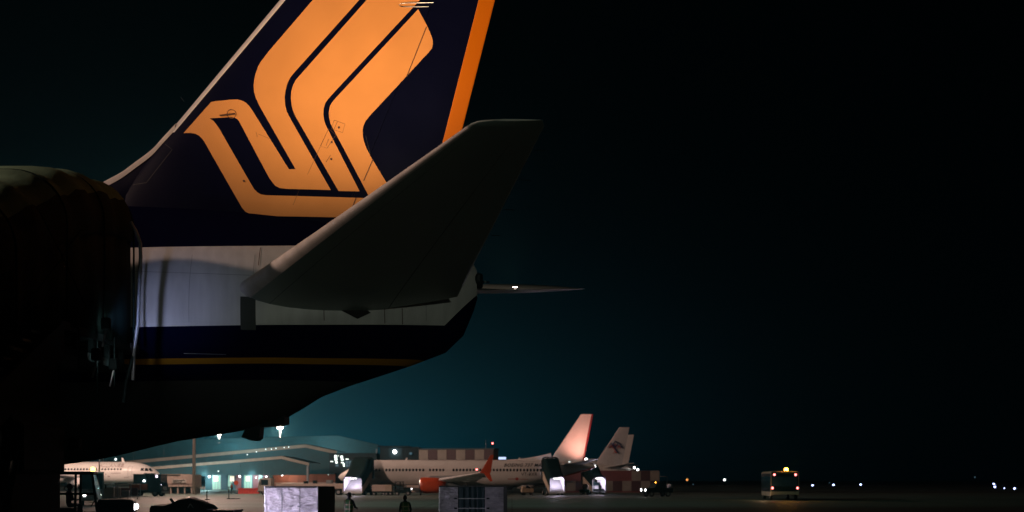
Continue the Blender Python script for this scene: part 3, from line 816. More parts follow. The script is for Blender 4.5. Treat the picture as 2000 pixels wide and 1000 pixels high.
mb.add([(x, jet_surface_y(tab1, x, z) - .02, z) for x, z, _ in v], f)
mb.build('red_motif', M['text_red'], jet1)
# its own logo light on the near tailplane washes the fin
p = Vector((lx(1141), -4.4, 5.32))
h = MB().ball(p, .22, 8).build('logo_light', M['lamp_white'], jet1)
spot('logo_lamp', Vector((nose.x, D1, 0)) + p + Vector((0, 0, .3)), (nose.x + lx(1128), D1, 9.9), 2000, (1, .40, .30), 100, .9, .1)
MB().ball((lx(938), -16.5, 3.72), .13, 8).build('wing_light', M['lamp_red'], jet1)
MB().ball((lx(1110), -3.0, 5.0), .10, 8).build('position_light', M['lamp_soft'], jet1)

# two white tails beyond
def fin_jet(label, px_le, px_tip_te, D, top, fin_m):
    S = dict(S737); S['winglet'] = False
    x0 = (px_tip_te - 1000) * D / FPX - 39.1
    k = top / 12.35
    r, tab, let, f = jet('jet', label, (x0, D, 0), 0, S, dict(body=M['white_old'], fin=M[fin_m], rudder=M[fin_m], accent=M['white_old']), 'white tails behind the orange jet')
    return r, f, x0
jet2, fin2, x02 = fin_jet('white jet tail bearing a navy and red winged emblem', 1160, 1229, 206, 12.3, 'grey_light')
jet3, fin3, x03 = fin_jet('plain white jet tail half hidden behind the winged emblem tail', 1205, 1238, 240, 12.3, 'bright_white')
# the emblem: three nested chevron peaks crossing like a bird
def strokes(lst, w, m, name):
    mb = MB()
    for pts in lst:
        q = [Vector(((px - 1000) * 206 / FPX - x02, 0, CH + (HOR - py) * 206 / FPX)) for px, py in pts]
        for a, b in zip(q, q[1:]):
            d = (b - a).normalized(); nn = Vector((-d.z, 0, d.x)) * w / 2
            vs = [a + nn, a - nn, b - nn, b + nn]
            mb.add([(v.x, -.42, v.z) for v in vs] + [(v.x, -.30, v.z) for v in vs], [(0, 1, 2, 3), (0, 4, 5, 1), (1, 5, 6, 2), (2, 6, 7, 3), (3, 7, 4, 0)])
    mb.build(name, m, fin2)
strokes([[(1186, 875), (1193, 865), (1208, 886)], [(1197, 868), (1201.5, 861), (1205, 865)], [(1198, 867), (1201, 874), (1208, 864.5), (1215.5, 875)], [(1204, 863), (1206.5, 868)]], .12, M['text_navy'], 'emblem_outline')
strokes([[(1190, 875), (1193.5, 870), (1204, 884.5)], [(1200, 870), (1201.5, 868), (1203, 870)], [(1205.5, 876), (1208.5, 870), (1212, 876)], [(1197, 886), (1200.5, 881.5), (1203, 885)]], .105, M['text_red'], 'emblem_stroke')

# the airbus nose at the left
S320 = dict(S737)
S320.update(
    fus=[(0, 3.35, 3.2, .07), (.25, 3.8, 2.75, .55), (.8, 4.25, 2.4, .98), (1.6, 4.72, 2.15, 1.36), (2.6, 5.25, 1.97, 1.66), (3.8, 5.62, 1.85, 1.86), (5.5, 5.85, 1.75, 1.97), (7, 5.87, 1.73, 1.98), (14, 5.87, 1.73, 1.98), (25, 5.87, 1.73, 1.98), (28, 5.85, 2.1, 1.85), (31.5, 5.75, 3.0, 1.45), (34.5, 5.5, 3.85, .9), (37, 5.15, 4.5, .35), (37.5, 5.0, 4.7, .15)],
    fin=(5.4, 11.8, 30.2, 34.6, 35.8, 36.8), dorsal=(28.5, 5.85, 30.6, 6.2), winglet=False, engine=(11.0, 5.75, 1.75, 4.4, 1.1), wing=(12.2, 6.5, 1.7, 2.5, 19.5, 1.6, 16.5, 3.9),
    windows=(7.1, 30, .61, 4.30), win_k=1.35, skip=(), doors=((4.9, 5.7, 2.9, 5.0),),
    cockpit=([(1.05, 3.98), (1.55, 4.0), (1.95, 4.6), (1.6, 4.62)], [(1.72, 4.0), (2.45, 4.05), (2.5, 4.62), (2.12, 4.66)], [(2.65, 4.05), (3.3, 4.12), (3.15, 4.62), (2.7, 4.64)]), antennas=((7.0, .8, .55),))
D2 = 215
nx = at(312, 0, D2)
jet4, tab4, let4, fin4 = jet('jet', 'floodlit pink white jet nose under the airliner belly', (nx.x, D2, 0), 0, S320, dict(body=M['white'], fin=M['white'], rudder=M['white'], accent=M['white']))
# this jet points the other way: turn it about its own nose
jet4.rotation_euler = (0, 0, PI)
jet4.scale = (1, 1, 1)
# bring the fittings of the far side to the side that faces the view
for o in list(jet4.children):
    if o.name.split('.')[0] in ('cabin_window', 'cabin_door', 'cockpit_window'):
        o.scale = (o.scale.x, -o.scale.y, o.scale.z); o.location.y *= -1
for txt, size, px, z, m, nm in (('ALLIANCE', 1.05, 200, 4.78, M['text_grey'], 'airline_name'), ('AIR', .80, 236, 4.86, M['text_grey'], 'airline_name')):
    me = text_mesh(txt, size, ox=.01, spacing=1.0)
    for v in me.vertices:
        X = (312 - px) * D2 / FPX - v.co.x; Zz = z + v.co.y
        v.co = Vector((X, -jet_surface_y(tab4, X, Zz) + .03, Zz))
    me.materials.append(m); link(nm, me, jet4)
mb = MB()
for px0, px1, z, h in ((224, 243, 3.55, .10), (217, 221, 2.85, .22), (248, 257, 2.7, .1), (213, 214.5, 3.2, .3)):
    X0, X1 = (312 - px1) * D2 / FPX, (312 - px0) * D2 / FPX
    mb.add([(X, -jet_surface_y(tab4, X, zz) + .03, zz) for X, zz in ((X0, z), (X1, z), (X1, z + h), (X0, z + h))], [(0, 1, 2, 3)])
mb.build('stencil_marking', M['text_grey'], jet4)

# ------------------------------------------------------------------ far covered stairs
def covered_stairs(label, x, y, rz, glow_w, length=5.6, zp=2.75, wide=2.3):
    r = thing('covered_stairs', label, 'passenger stairs', (x, y, 0), rz, 'covered stairs at the jets')
    w = wide / 2
    def ring(yy, zt, zb, g=0.0, rc=.55):
        pts = [(w + g, yy, zb)]
        for k in range(6):
            t = PI / 2 * k / 5; pts.append((w + g - rc + rc * math.cos(t), yy, zt + g - rc + rc * math.sin(t)))
        for k in range(6):
            t = PI / 2 + PI / 2 * k / 5; pts.append((-w - g + rc + rc * math.cos(t), yy, zt + g - rc + rc * math.sin(t)))
        return pts + [(-w - g, yy, zb)]
    L = length
    tabs = [(0, zp + 2.75, zp - .05), (-.9, zp + 2.8, zp - .05), (-1.9, zp + 2.6, zp - .2), (-L * .6, zp * .55 + 2.4, zp * .5 - .3), (-L, 2.75, .5)]
    rs = [ring(a, b, c) for a, b, c in tabs]; ins = [[(p[0] * .96, p[1], p[2] - .04) for p in q] for q in rs]
    mb = MB().loft(rs, closed=False, caps=False, smooth=False); mb.loft(ins, closed=False, caps=False, smooth=False); mb.build('canopy', M['canvas_dark'], r)
    hood = MB()
    for k in range(5): hood.tube([Vector(p) for p in ring(.15 - k * .28, zp + 2.85, zp - .3, .06 + .04 * (k % 2))], .07, 5)
    hood.build('bellows', M['dark'], r)
    for k in range(12):
        t = k / 12
        MB().box(-w + .1, w - .1, -1.0 - t * (L - 1.0) - .36, -1.0 - t * (L - 1.0), zp - t * (zp - .3) - .22, zp - t * (zp - .3)).build('step', M['grey_light'], r)
    for s in (-1, 1):
        MB().prism([(-.6, zp + 1.0), (-L - .05, 1.2), (-L - .05, .35), (-.6, zp - .2)], s * (w + .02), s * (w + .10), 'x').build('side_panel', M['beige'], r)
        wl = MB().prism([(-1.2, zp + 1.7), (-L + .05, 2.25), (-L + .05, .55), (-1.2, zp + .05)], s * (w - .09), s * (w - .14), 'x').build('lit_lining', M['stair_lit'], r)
    MB().box(-w + .2, w - .2, -2.2, .1, zp - .25, zp - .05).build('platform', M['dark'], r)
    for s in (-1, 1): MB().tube([(s * (w - .3), -1.6, .6), (s * (w - .3), -.5, zp - .2)], .09, 8).build('strut', M['dark'], r)
    ch = MB().box(-w + .05, w - .05, -4.6, .2, .35, .85, .06).box(-w + .1, w - .1, -2.6, -1.1, .85, 1.9, .1).build('chassis', M['dark'], r)
    for s in (-1, 1):
        for yy in (-.7, -3.9): wheel((s * (w - .05), yy, .4), .4, .28, r, False)
    m = root_matrix(r)
    l1 = MB().box(-.5, .5, -L + .25, -L + .4, 2.45, 2.52).build('stair_lamp', M['lamp_white'], r)
    point('stair_lamp_glow', m @ Vector((0, -L + .55, 2.2)), glow_w, LED, .15)
    return r
s1 = at(706, 0, D1 - 2.2)
covered_stairs('tall dark covered stairs over the orange engined jet nose', s1.x + .3, D1 - 1.9, R(-9), 240, 5.6, wide=2.9)
s2 = at(1071, 0, D1 - 2.0)
covered_stairs('covered stairs with glowing white steps at the orange jet tail', s2.x + .2, D1 - 2.2, R(9), 240, 5.8)
s3 = at(1150, 0, 172)
covered_stairs('covered stairs with a waiting figure under the winged emblem tail', s3.x, 172, R(14), 200, 5.2, zp=1.9)

# ------------------------------------------------------------------ people
def skin_body(joints, bones, name, m, parent):
    me = bpy.data.meshes.new(name); ks = list(joints)
    me.from_pydata([joints[k][0] for k in ks], [(ks.index(a), ks.index(b)) for a, b in bones], [])
    o = bpy.data.objects.new(name, me); COL.objects.link(o)
    sm = o.modifiers.new('skin', 'SKIN'); sub = o.modifiers.new('sub', 'SUBSURF'); sub.levels = 1; sub.render_levels = 1
    for i, k in enumerate(ks):
        r = joints[k][1]; me.skin_vertices[0].data[i].radius = r if isinstance(r, tuple) else (r, r)
    me.skin_vertices[0].data[ks.index('pelvis')].use_root = True
    dg = bpy.context.evaluated_depsgraph_get(); dg.update()
    res = bpy.data.meshes.new_from_object(o.evaluated_get(dg))
    bpy.data.objects.remove(o)
    for p in res.polygons: p.use_smooth = True
    res.materials.clear(); res.materials.append(m)
    return link(name, res, parent)
def person(label, x, y, rz, h=1.75, vest=True, seated=False, seat_z=0.0, lean=0.0, arms='down', cloth='cloth_dark', vest_m='vest', detail=True, z0=0.0):
    s = h / 1.75
    r = thing('person', label, 'person', (x, y, z0), rz)
    P = lambda *a: tuple(c * s for c in a)
    ln = lean
    J = {'pelvis': (P(0, 0, .95), (.145 * s, .11 * s)), 'belly': (P(0, -.01 - ln * .3, 1.10), (.15 * s, .11 * s)), 'chest': (P(0, -.02 - ln * .7, 1.30), (.175 * s, .12 * s)), 'neck0': (P(0, -.02 - ln, 1.46), (.09 * s, .075 * s)),
         'neck': (P(0, -.03 - ln * 1.1, 1.53), .055 * s), 'head': (P(0, -.05 - ln * 1.2, 1.64), (.085 * s, .10 * s)), 'crown': (P(0, -.04 - ln * 1.2, 1.71), (.07 * s, .085 * s))}
    B = [('pelvis', 'belly'), ('belly', 'chest'), ('chest', 'neck0'), ('neck0', 'neck'), ('neck', 'head'), ('head', 'crown')]
    for sd, n in ((-1, 'a'), (1, 'b')):
        J['sh' + n] = (P(sd * .19, -.02 - ln * .9, 1.42), .066 * s)
        if arms == 'down':
            J['el' + n] = (P(sd * .25, .02 - ln * .7, 1.14), .048 * s); J['wr' + n] = (P(sd * .24, -.08 - ln * .6, .90), .034 * s); J['ha' + n] = (P(sd * .235, -.12 - ln * .6, .82), (.02 * s, .042 * s))
        else:
            J['el' + n] = (P(sd * .26, -.10 - ln, 1.16), .048 * s); J['wr' + n] = (P(sd * .14, -.32 - ln, 1.14), .034 * s); J['ha' + n] = (P(sd * .11, -.40 - ln, 1.15), (.02 * s, .042 * s))
        B += [('neck0', 'sh' + n), ('sh' + n, 'el' + n), ('el' + n, 'wr' + n), ('wr' + n, 'ha' + n)]
        if seated:
            J['hp' + n] = (P(sd * .09, -.05, .93), .095 * s); J['kn' + n] = (P(sd * .12, -.45, .95), .065 * s); J['an' + n] = (P(sd * .12, -.47, .52), .045 * s); J['to' + n] = (P(sd * .13, -.62, .48), .04 * s)
        else:
            J['hp' + n] = (P(sd * .09, 0, .86), .095 * s); J['kn' + n] = (P(sd * .105, -.02, .50), .065 * s); J['an' + n] = (P(sd * .11, .02, .09), .045 * s); J['to' + n] = (P(sd * .125, -.14, .045), .04 * s)
        B += [('pelvis', 'hp' + n), ('hp' + n, 'kn' + n), ('kn' + n, 'an' + n), ('an' + n, 'to' + n)]
    dz = seat_z - .85 * s if seated else 0
    body = skin_body(J, B, 'body', M[cloth], r); body.location.z = dz
    hy = -.05 - ln * 1.2
    # head skin, hair cap, ears, nose
    mb = MB().ball(P(0, hy - .012, 1.645), .098 * s, 10, (.84, 1.0, 1.18)); mb.ball(P(0, hy - .118, 1.63), .018 * s, 6, (.8, 1, 1.3))
    for sd in (-1, 1): mb.ball(P(sd * .083, hy, 1.635), .025 * s, 6, (.4, .8, 1.2))
    o = mb.build('face', M['skin'], r); o.location.z = dz
    mb = MB().ball(P(0, hy + .014, 1.678), .104 * s, 10, (.90, 1.0, 1.06)); o = mb.build('hair', M['hair'], r); o.location.z = dz
    if detail:
        for sd in (-1, 1):
            wx = J['ha' + ('a' if sd < 0 else 'b')][0]
            mb = MB()
            for k in range(4):
                b = Vector(wx) + Vector((sd * .004, (-.03 + k * .02) * s, -.02 * s))
                ln_ = (.065, .078, .074, .056)[k] * s
                mb.tube([b, b + Vector((0, -.006, -ln_ * .55)), b + Vector((-sd * .018, -.01, -ln_))], .0095 * s, 6, .007 * s)
            b = Vector(wx) + Vector((-sd * .01, -.035 * s, .01)); mb.tube([b, b + Vector((-sd * .015, -.03, -.02)), b + Vector((-sd * .02, -.035, -.05))], .010 * s, 6, .008 * s)
            o = mb.build('fingers', M['skin'], r); o.location.z = dz
    if vest:
        secs = [(.98, .178, .138, 0), (1.10, .178, .137, -.01 - ln * .3), (1.22, .19, .142, -.015 - ln * .5), (1.33, .205, .147, -.02 - ln * .7), (1.42, .20, .13, -.02 - ln * .85), (1.475, .14, .10, -.02 - ln)]
        rings = [[(P(a * math.cos(2 * PI * k / 20), b * math.sin(2 * PI * k / 20) + c, z)) for k in range(20)] for z, a, b, c in secs]
        v = MB().loft(rings, caps=False).build('hi_vis_vest', M[vest_m], r); v.location.z = dz
        for zz in (1.07, 1.25):
            t = [q for q in secs]; a, b, c = interp(secs, zz)
            a2, b2, c2 = interp(secs, zz + .05)
            rr = [[P(aa * 1.02 * math.cos(2 * PI * k / 20), bb * 1.02 * math.sin(2 * PI * k / 20) + cc, z) for k in range(20)] for z, aa, bb, cc in ((zz, a, b, c), (zz + .05, a2, b2, c2))]
            MB().loft(rr, caps=False).build('reflective_strip', M['reflect'], v)
        for sd in (-.11, .11):
            pts = []
            for zz in (1.0, 1.1, 1.22, 1.33, 1.42, 1.47):
                a, b, c = interp(secs, zz); pts.append((zz, c + b * math.sqrt(max(.05, 1 - (sd / a) ** 2)) * 1.03))
            mb = MB(); mb.add([P(sd + dx, yy, zz) for zz, yy in pts for dx in (-.025, .025)], [(2 * i, 2 * i + 1, 2 * i + 3, 2 * i + 2) for i in range(5)])
            mb.build('reflective_strip', M['reflect'], v)
    return r
p1 = at(681, 0, 44)
person('dark haired worker in green vest standing by the bright container', p1.x, 44, R(150), 1.76, arms='front')
p2 = at(792, 0, 45)
person('stooping worker in green vest midway between the two containers', p2.x, 45, R(195), 1.62, lean=.07)
p3 = at(320, 0, 150); person('lone figure standing beside the catering truck', p3.x, 150, R(20), 1.75, vest=False, detail=False)
p4 = at(1172, 0, 163.5); person('silhouetted figure before the glowing stairs under the emblem tail', p4.x, 163.5, R(0), 1.7, vest=False, detail=False)
p5 = at(452, 0, 172); person('worker near the lit doors beside the orange disc', p5.x, 172, R(60), 1.7, vest=True, vest_m='orange', detail=False)

# ------------------------------------------------------------------ containers on the near apron
def dolly(r, w, d, m):
    dk = MB().box(-w / 2 - .05, w / 2 + .05, -d / 2, d / 2, .34, .46, .02).build('dolly_deck', m, r)
    for s in (-1, 1):
        for yy in (-d * .33, d * .33): wheel((s * w * .36, yy, .17), .17, .1, r, False)
    MB().tube([(w / 2, 0, .40), (w / 2 + .9, 0, .30)], .03, 6).build('tow_bar', m, r)
def worn_metal(name, base, dark, sc=1.0):
    m, n, l, p = nodes_of(name)
    t = n.new('ShaderNodeTexCoord')
    mp = n.new('ShaderNodeMapping'); mp.inputs['Scale'].default_value = (1.3, 1.3, 4.0); l.new(t.outputs['Object'], mp.inputs['Vector'])
    a = n.new('ShaderNodeTexNoise'); a.inputs['Scale'].default_value = 1.6 * sc; a.inputs['Detail'].default_value = 9; a.inputs['Roughness'].default_value = .7; l.new(mp.outputs[0], a.inputs['Vector'])
    b = n.new('ShaderNodeTexVoronoi'); b.inputs['Scale'].default_value = 2.2; l.new(t.outputs['Object'], b.inputs['Vector'])
    r = n.new('ShaderNodeValToRGB'); r.color_ramp.elements[0].position = .36; r.color_ramp.elements[0].color = (*dark, 1); r.color_ramp.elements[1].position = .62; r.color_ramp.elements[1].color = (*base, 1)
    l.new(a.outputs['Fac'], r.inputs['Fac']); l.new(r.outputs[0], p.inputs['Base Color'])
    p.inputs['Metallic'].default_value = .55; p.inputs['Roughness'].default_value = .42
    bp = n.new('ShaderNodeBump'); bp.inputs['Strength'].default_value = .9; bp.inputs['Distance'].default_value = .08
    x = n.new('ShaderNodeMath'); x.operation = 'ADD'; l.new(a.outputs['Fac'], x.inputs[0]); l.new(b.outputs['Distance'], x.inputs[1]); l.new(x.outputs[0], bp.inputs['Height']); l.new(bp.outputs[0], p.inputs['Normal'])
    return m
M['dent'] = worn_metal('dented_aluminium', (.74, .73, .76), (.46, .44, .48))
M['dent2'] = worn_metal('scuffed_grey_sheet', (.40, .40, .43), (.30, .30, .33), 1.6)
c1 = at(584, 0, 44.6)
con = thing('cargo_container', 'dented silver cargo container lit bright by a headlight', 'cargo container', (c1.x, 44.9, 0), R(-17))
dolly(con, 2.44, 1.6, M['dark'])
b = MB().box(-1.20, 1.20, -.77, .77, .47, 2.03, .02).build('body', M['dark'], con)
MB().box(-1.18, 1.18, -.80, -.772, .52, 1.97, .008).build('front_panel', M['dent'], con)
MB().box(1.202, 1.225, -.74, .74, .52, 1.97, .008).build('side_panel', M['tarp'], con)  # black sheet puts the darkness of the unlit side into the colour
for x in (-1.2, 1.2): MB().box(x - .03, x + .03, -.815, -.76, .47, 2.03, .008).build('edge_rail', M['metal'], con)
MB().box(-1.2, 1.2, -.815, -.76, 1.985, 2.035, .008).build('edge_rail', M['tarp'], con)
MB().box(-1.2, 1.2, -.815, -.76, .46, .51, .008).build('edge_rail', M['metal'], con)
MB().box(-.12, .10, -.812, -.80, 1.20, 1.235).build('latch', M['steel'], con)
MB().box(.30, .42, -.812, -.80, 1.18, 1.24).build('latch', M['steel'], con)
for x in (-.42, .40): MB().box(x - .012, x + .012, -.808, -.798, .52, 1.97).build('rivet_seam', M['steel'], con)
c2 = at(923, 0, 44)
con2 = thing('cargo_container', 'grey cargo container with dark curtain between two sheet panels', 'cargo container', (c2.x, 44.8, 0), R(2))
dolly(con2, 2.8, 1.6, M['dark'])
MB().box(-1.38, 1.38, -.70, .77, .47, 2.05, .02).build('body', M['dark'], con2)
for x0, x1 in ((-1.37, -.62), (.48, 1.24)): MB().box(x0, x1, -.80, -.705, .50, 2.0, .01).build('sheet_panel', M['dent2'], con2)
rings = []
for k in range(45):
    t = k / 44; x = lerp(t, -.61, .47); y = -.735 + .03 * math.sin(t * 31) + .014 * math.sin(t * 57 + 1)
    rings.append([(x, y, .5), (x, y + .006, 1.2), (x, y, 1.99)])
MB().loft(rings, closed=False, caps=False).build('curtain', M['teal_dark'], con2)
for z in (1.53, 1.13): 
    MB().box(-.72, .60, -.775, -.765, z - .018, z + .018).build('strap', M['steel'], con2)
    for x in (-.72, .60): MB().box(x - .06, x + .06, -.82, -.795, z - .03, z + .03, .008).build('buckle', M['dark'], con2)
MB().box(1.25, 1.39, -.81, -.70, .47, 2.06, .01).build('edge_rail', M['tarp'], con2)
MB().box(-1.40, 1.39, -.81, -.705, 2.01, 2.06, .01).build('edge_rail', M['tarp'], con2)
MB().box(-1.405, -1.375, -.81, -.70, .47, 2.0, .006).build('edge_rail', M['metal'], con2)

# ------------------------------------------------------------------ tow tractor at the left, covered cart beside it
def tow_tractor(label, x, y, rz, sc=1.0, body='dark', lit=True, group=None):
    r = thing('tow_tractor', label, 'tow tractor', (x, y, 0), rz, group); r.scale = (sc, sc, sc)
    m = M[body]
    MB().box(.32, 1.66, -.75, .75, .45, 1.54, .12).build('hood', m, r)
    MB().box(-1.45, .40, -.78, .78, .42, 1.05, .08).build('body', m, r)
    MB().box(-1.42, .22, -.8, .8, 2.50, 2.62, .05).build('roof', m, r)
    for px, dx in ((-1.36, .06), (-.45, .02), (.34, -.18)):
        for py in (-.74, .74):
            MB().tube([(px, py, 1.0), (px + dx, py, 2.52)], .05, 6).build('roof_post', m, r)
    MB().add([(x, y, z) for o in (0, -.03) for x, y, z in ((.36 + o, -.7, 1.54), (.36 + o, .7, 1.54), (.18 + o, .7, 2.48), (.18 + o, -.7, 2.48))], [(0, 1, 2, 3), (7, 6, 5, 4), (0, 4, 5, 1), (2, 6, 7, 3), (1, 5, 6, 2), (0, 3, 7, 4)]).build('windscreen', M['glass'], r)
    MB().box(-1.3, -.45, -.65, .65, 1.05, 1.22, .05).build('seat', M['black'], r)
    MB().box(-1.36, -1.24, -.65, .65, 1.2, 1.75, .05).build('backrest', M['black'], r)
    MB().box(-1.40, .3, -.79, -.76, 1.72, 1.80).build('side_rail', m, r)
    MB().tube([(-.0, .3, 1.25), (.15, .3, 1.5)], .02, 6).build('steering_column', M['black'], r)
    for s in (-1, 1):
        for xx in (-.95, 1.1): wheel((xx, s * .68, .40), .40, .24, r, False, 'y')
        h = MB().lathe([(1.60, .14), (1.68, .15)], 'x', (0, s * .52, 1.24), 14).build('headlight', M['steel'], r)
        MB().lathe([(1.68, .13), (1.74, .08), (1.755, .02)], 'x', (0, s * .52, 1.24), 14).build('lens', M['lamp_white'] if lit else M['glass'], h)
    MB().box(1.64, 1.78, -.7, .7, .42, .66, .03).build('bumper', M['black'], r)
    return r
t1 = at(176, 0, 42)
tt = tow_tractor('dark green roofed tow tractor with driver and bright headlight', t1.x + .0, 42, R(-4), 1.0)
tt.rotation_euler[2] = R(15)
mt = root_matrix(tt)
for s in (-.52, .52):
    a, b_ = mt @ Vector((1.95, s, 1.24)), Vector((c1.x - .5, 44.2, 1.2))
    spot('headlight_beam', a, b_, 560, LED, 56, .9, .08)
pd = mt @ Vector((-.75, -.3, 0)); person('driver sitting in the dark green tow tractor', pd.x, pd.y, R(94), 1.72, vest=False, seated=True, seat_z=1.24, cloth='cloth_blue', arms='front', detail=False)
pd = mt @ Vector((-2.4, -.2, 0)); person('dark figure standing behind the green tow tractor', pd.x, pd.y, R(90), 1.78, vest=False)
cc = at(361, 0, 39)
cart = thing('covered_cart', 'low black cart under a humped tarpaulin with pale mark', 'baggage cart', (cc.x, 39.0, 0), R(0))
MB().box(-1.05, 1.05, -.7, .7, .35, .95, .05).build('bed', M['dark'], cart)
prof = [(-1.02, .95), (-1.04, 1.30), (-.98, 1.40), (-.55, 1.42), (-.38, 1.45), (-.20, 1.52), (-.05, 1.63), (.10, 1.67), (.30, 1.66), (.55, 1.55), (.85, 1.42), (.99, 1.33), (1.02, .95)]
rings = []
for k in range(9):
    t = k / 8; y = lerp(t, -.72, .72); dr = 1 - .10 * abs(2 * t - 1) ** 3
    rings.append([(x, y, .95 + (z - .95) * dr + .015 * math.sin(7 * x + 5 * y)) for x, z in prof])
MB().loft(rings).build('tarpaulin', M['tarp'], cart)
mb = MB()
for a, b in (((.33, 1.30), (.42, 1.44)), ((.42, 1.44), (.53, 1.30))):
    mb.tube([(a[0], -.735, a[1]), (b[0], -.735, b[1])], .02, 5)
mb.build('pale_mark', M['grey_light'], cart)
MB().tube([(-.30, -.3, 1.45), (-.42, -.3, 1.62)], .05, 6).build('lever', M['steel'], cart)
for s in (-1, 1):
    for xx in (-.7, .7): wheel((xx, s * .6, .3), .3, .2, cart, False, 'y')
cb = at(436, 0, 39)
crate = thing('low_trailer', 'empty flat black trailer coupled beside the tarpaulin cart', 'trailer', (cb.x, 39.0, 0), 0)
MB().box(-.52, .52, -.7, .7, .40, 1.20, .04).build('body', M['tarp'], crate)
MB().box(-.55, .55, -.73, .73, 1.15, 1.22, .02).build('lid', M['dark'], crate)
for s in (-1, 1):
    for xx in (-.35, .35): wheel((xx, s * .6, .25), .25, .15, crate, False, 'y')

# ------------------------------------------------------------------ vehicles further out
def truck(name, label, cat, x, y, rz, L, W, cab_h, body, body_z, body_m, cab_m, lit=False, grp=None, lamp_w=0):
    """front at +x"""
    r = thing(name, label, cat, (x, y, 0), rz, grp)
    MB().box(-L / 2, L / 2 - .1, -W / 2 + .15, W / 2 - .15, .5, .85, .04).build('chassis', M['dark'], r)
    cl = 1.9
    prof = [(L / 2 - cl, .6), (L / 2, .6), (L / 2, 1.45), (L / 2 - .25, cab_h - .1), (L / 2 - .45, cab_h), (L / 2 - cl, cab_h)]
    MB().prism(prof, -W / 2, W / 2).build('cab', cab_m, r)
    MB().add([(L / 2 + .012, -W / 2 + .12, 1.5), (L / 2 + .012, W / 2 - .12, 1.5), (L / 2 - .235, W / 2 - .15, cab_h - .15), (L / 2 - .235, -W / 2 + .15, cab_h - .15)], [(0, 1, 2, 3)]).build('windscreen', M['glass'], r)
    for s in (-1, 1):
        MB().box(L / 2 - 1.5, L / 2 - .45, s * (W / 2 + .004) - .004, s * (W / 2 + .004) + .004, 1.5, cab_h - .25).build('side_window', M['glass'], r)
        MB().box(L / 2 - .35, L / 2 - .25, s * (W / 2 + .12) - .05, s * (W / 2 + .12) + .05, 1.5, 1.9, .02).build('mirror', M['black'], r)
        for xx in (L / 2 - .9, -L / 2 + 1.0): wheel((xx, s * (W / 2 - .15), .45), .45, .28, r, False, 'y')
        h = MB().lathe([(L / 2, .15), (L / 2 + .05, .15)], 'x', (0, s * (W / 2 - .35), .95), 12).build('headlight', M['steel'], r)
        MB().lathe([(L / 2 + .05, .13), (L / 2 + .09, .08)], 'x', (0, s * (W / 2 - .35), .95), 12).build('lens', M['lamp_white'] if lit else M['glass'], h)
    for k in range(4): MB().box(L / 2 + .005, L / 2 + .03, -W / 2 + .6, W / 2 - .6, .85 + k * .13, .92 + k * .13).build('grille_bar', M['metal'], r)
    MB().box(L / 2 - .05, L / 2 + .12, -W / 2, W / 2, .45, .72, .04).build('bumper', M['grey'], r)
    if body:
        bl, bh = body
        MB().box(-L / 2 - .05, -L / 2 + bl, -W / 2, W / 2, body_z, body_z + bh, .05).build('cargo_body', body_m, r)
    return r
# dark truck facing the view behind the tractor
q = at(163, 0, 95); truck('van', 'dark truck facing forward with one bright headlight', 'truck', q.x, 97, R(-69), 5.6, 1.95, 3.0, (3.4, 2.0), .9, M['dark'], M['steel'], True)
# catering truck by the jet nose
q = at(283, 0, 148)
ct = truck('catering_truck', 'teal catering truck with raised box by the floodlit jet nose', 'truck', q.x, 149, R(-6), 5.0, 2.3, 2.6, None, 0, None, M['glass'], False)
MB().box(-1.5, .45, -1.15, 1.15, 1.75, 3.1, .05).build('cargo_body', M['teal'], ct)
MB().box(.0, .7, -1.1, 1.1, 3.1, 3.22, .02).build('front_platform', M['teal'], ct)
for s in (-1, 1):
    MB().tube([(-1.9, s * .9, .85), (.3, s * .9, 1.75)], .06, 6).build('scissor_lift', M['steel'], ct)
    MB().tube([(.3, s * .9, .85), (-1.9, s * .9, 1.75)], .06, 6).build('scissor_lift', M['steel'], ct)
MB().box(-2.1, .5, -1.1, 1.1, .9, 1.7, .03).build('lower_locker', M['brick'], ct)
mb = MB().ball((.1, -1.25, 2.15), .13, 8); mb.build('side_lamp', M['lamp_white'], ct)
MB().box(.75, 2.4, -1.05, 1.05, 1.75, 3.05, .04).build('lift_cab', M['glass'], ct)
MB().box(1.7, 1.95, -1.09, -1.06, 2.3, 2.95).build('lit_strip', M['strip_lit'], ct)
MB().box(.85, 2.5, -1.13, -1.08, 1.55, 1.68).build('lit_strip', M['strip_lit'], ct)
# baggage dollies in a line under the jet
def baggage_dolly(label, x, y, rz, load, grp='baggage dollies standing near the jets'):
    r = thing('baggage_dolly', label, 'baggage cart', (x, y, 0), rz, grp)
    dolly(r, 2.6, 1.5, M['steel'])
    for s in (-1, 1):
        for t in (-1, 1): MB().tube([(s * 1.25, t * .7, .45), (s * 1.25, t * .7, 1.75)], .03, 5).build('post', M['steel'], r)
    if load:
        for i, (a, b, c, d, m) in enumerate(load): MB().box(a, b, -.55, .55, c, d, .05).build('load', M[m], r)
    MB().box(-1.3, 1.3, -.75, .75, 1.72, 1.80, .02).build('cover', M['canvas'] if i % 2 else M['beige'], r)
    return r
loads = [[(-1.1, -.3, .47, 1.2, 'brick'), (-.2, .9, .47, 1.5, 'beige')], [(-1.2, .2, .47, 1.4, 'pink_wall'), (.3, 1.1, .47, 1.1, 'grey')], [(-1.0, 1.0, .47, 1.35, 'maroon')]]
for px, Y, k, lb in ((205, 112, 0, 'loaded baggage dolly nearest the tow tractor roof'), (232, 118, 1, 'middle loaded baggage dolly under the floodlit jet'), (252, 126, 2, 'baggage dolly with maroon load ahead of the catering truck')):
    q = at(px, 0, Y); baggage_dolly(lb, q.x, Y, R(18), loads[k])
q = at(740, 0, 158); r = thing('box_trailer', 'long pale box trailer parked under the orange engined jet', 'trailer', (q.x, 158.5, 0), 0)
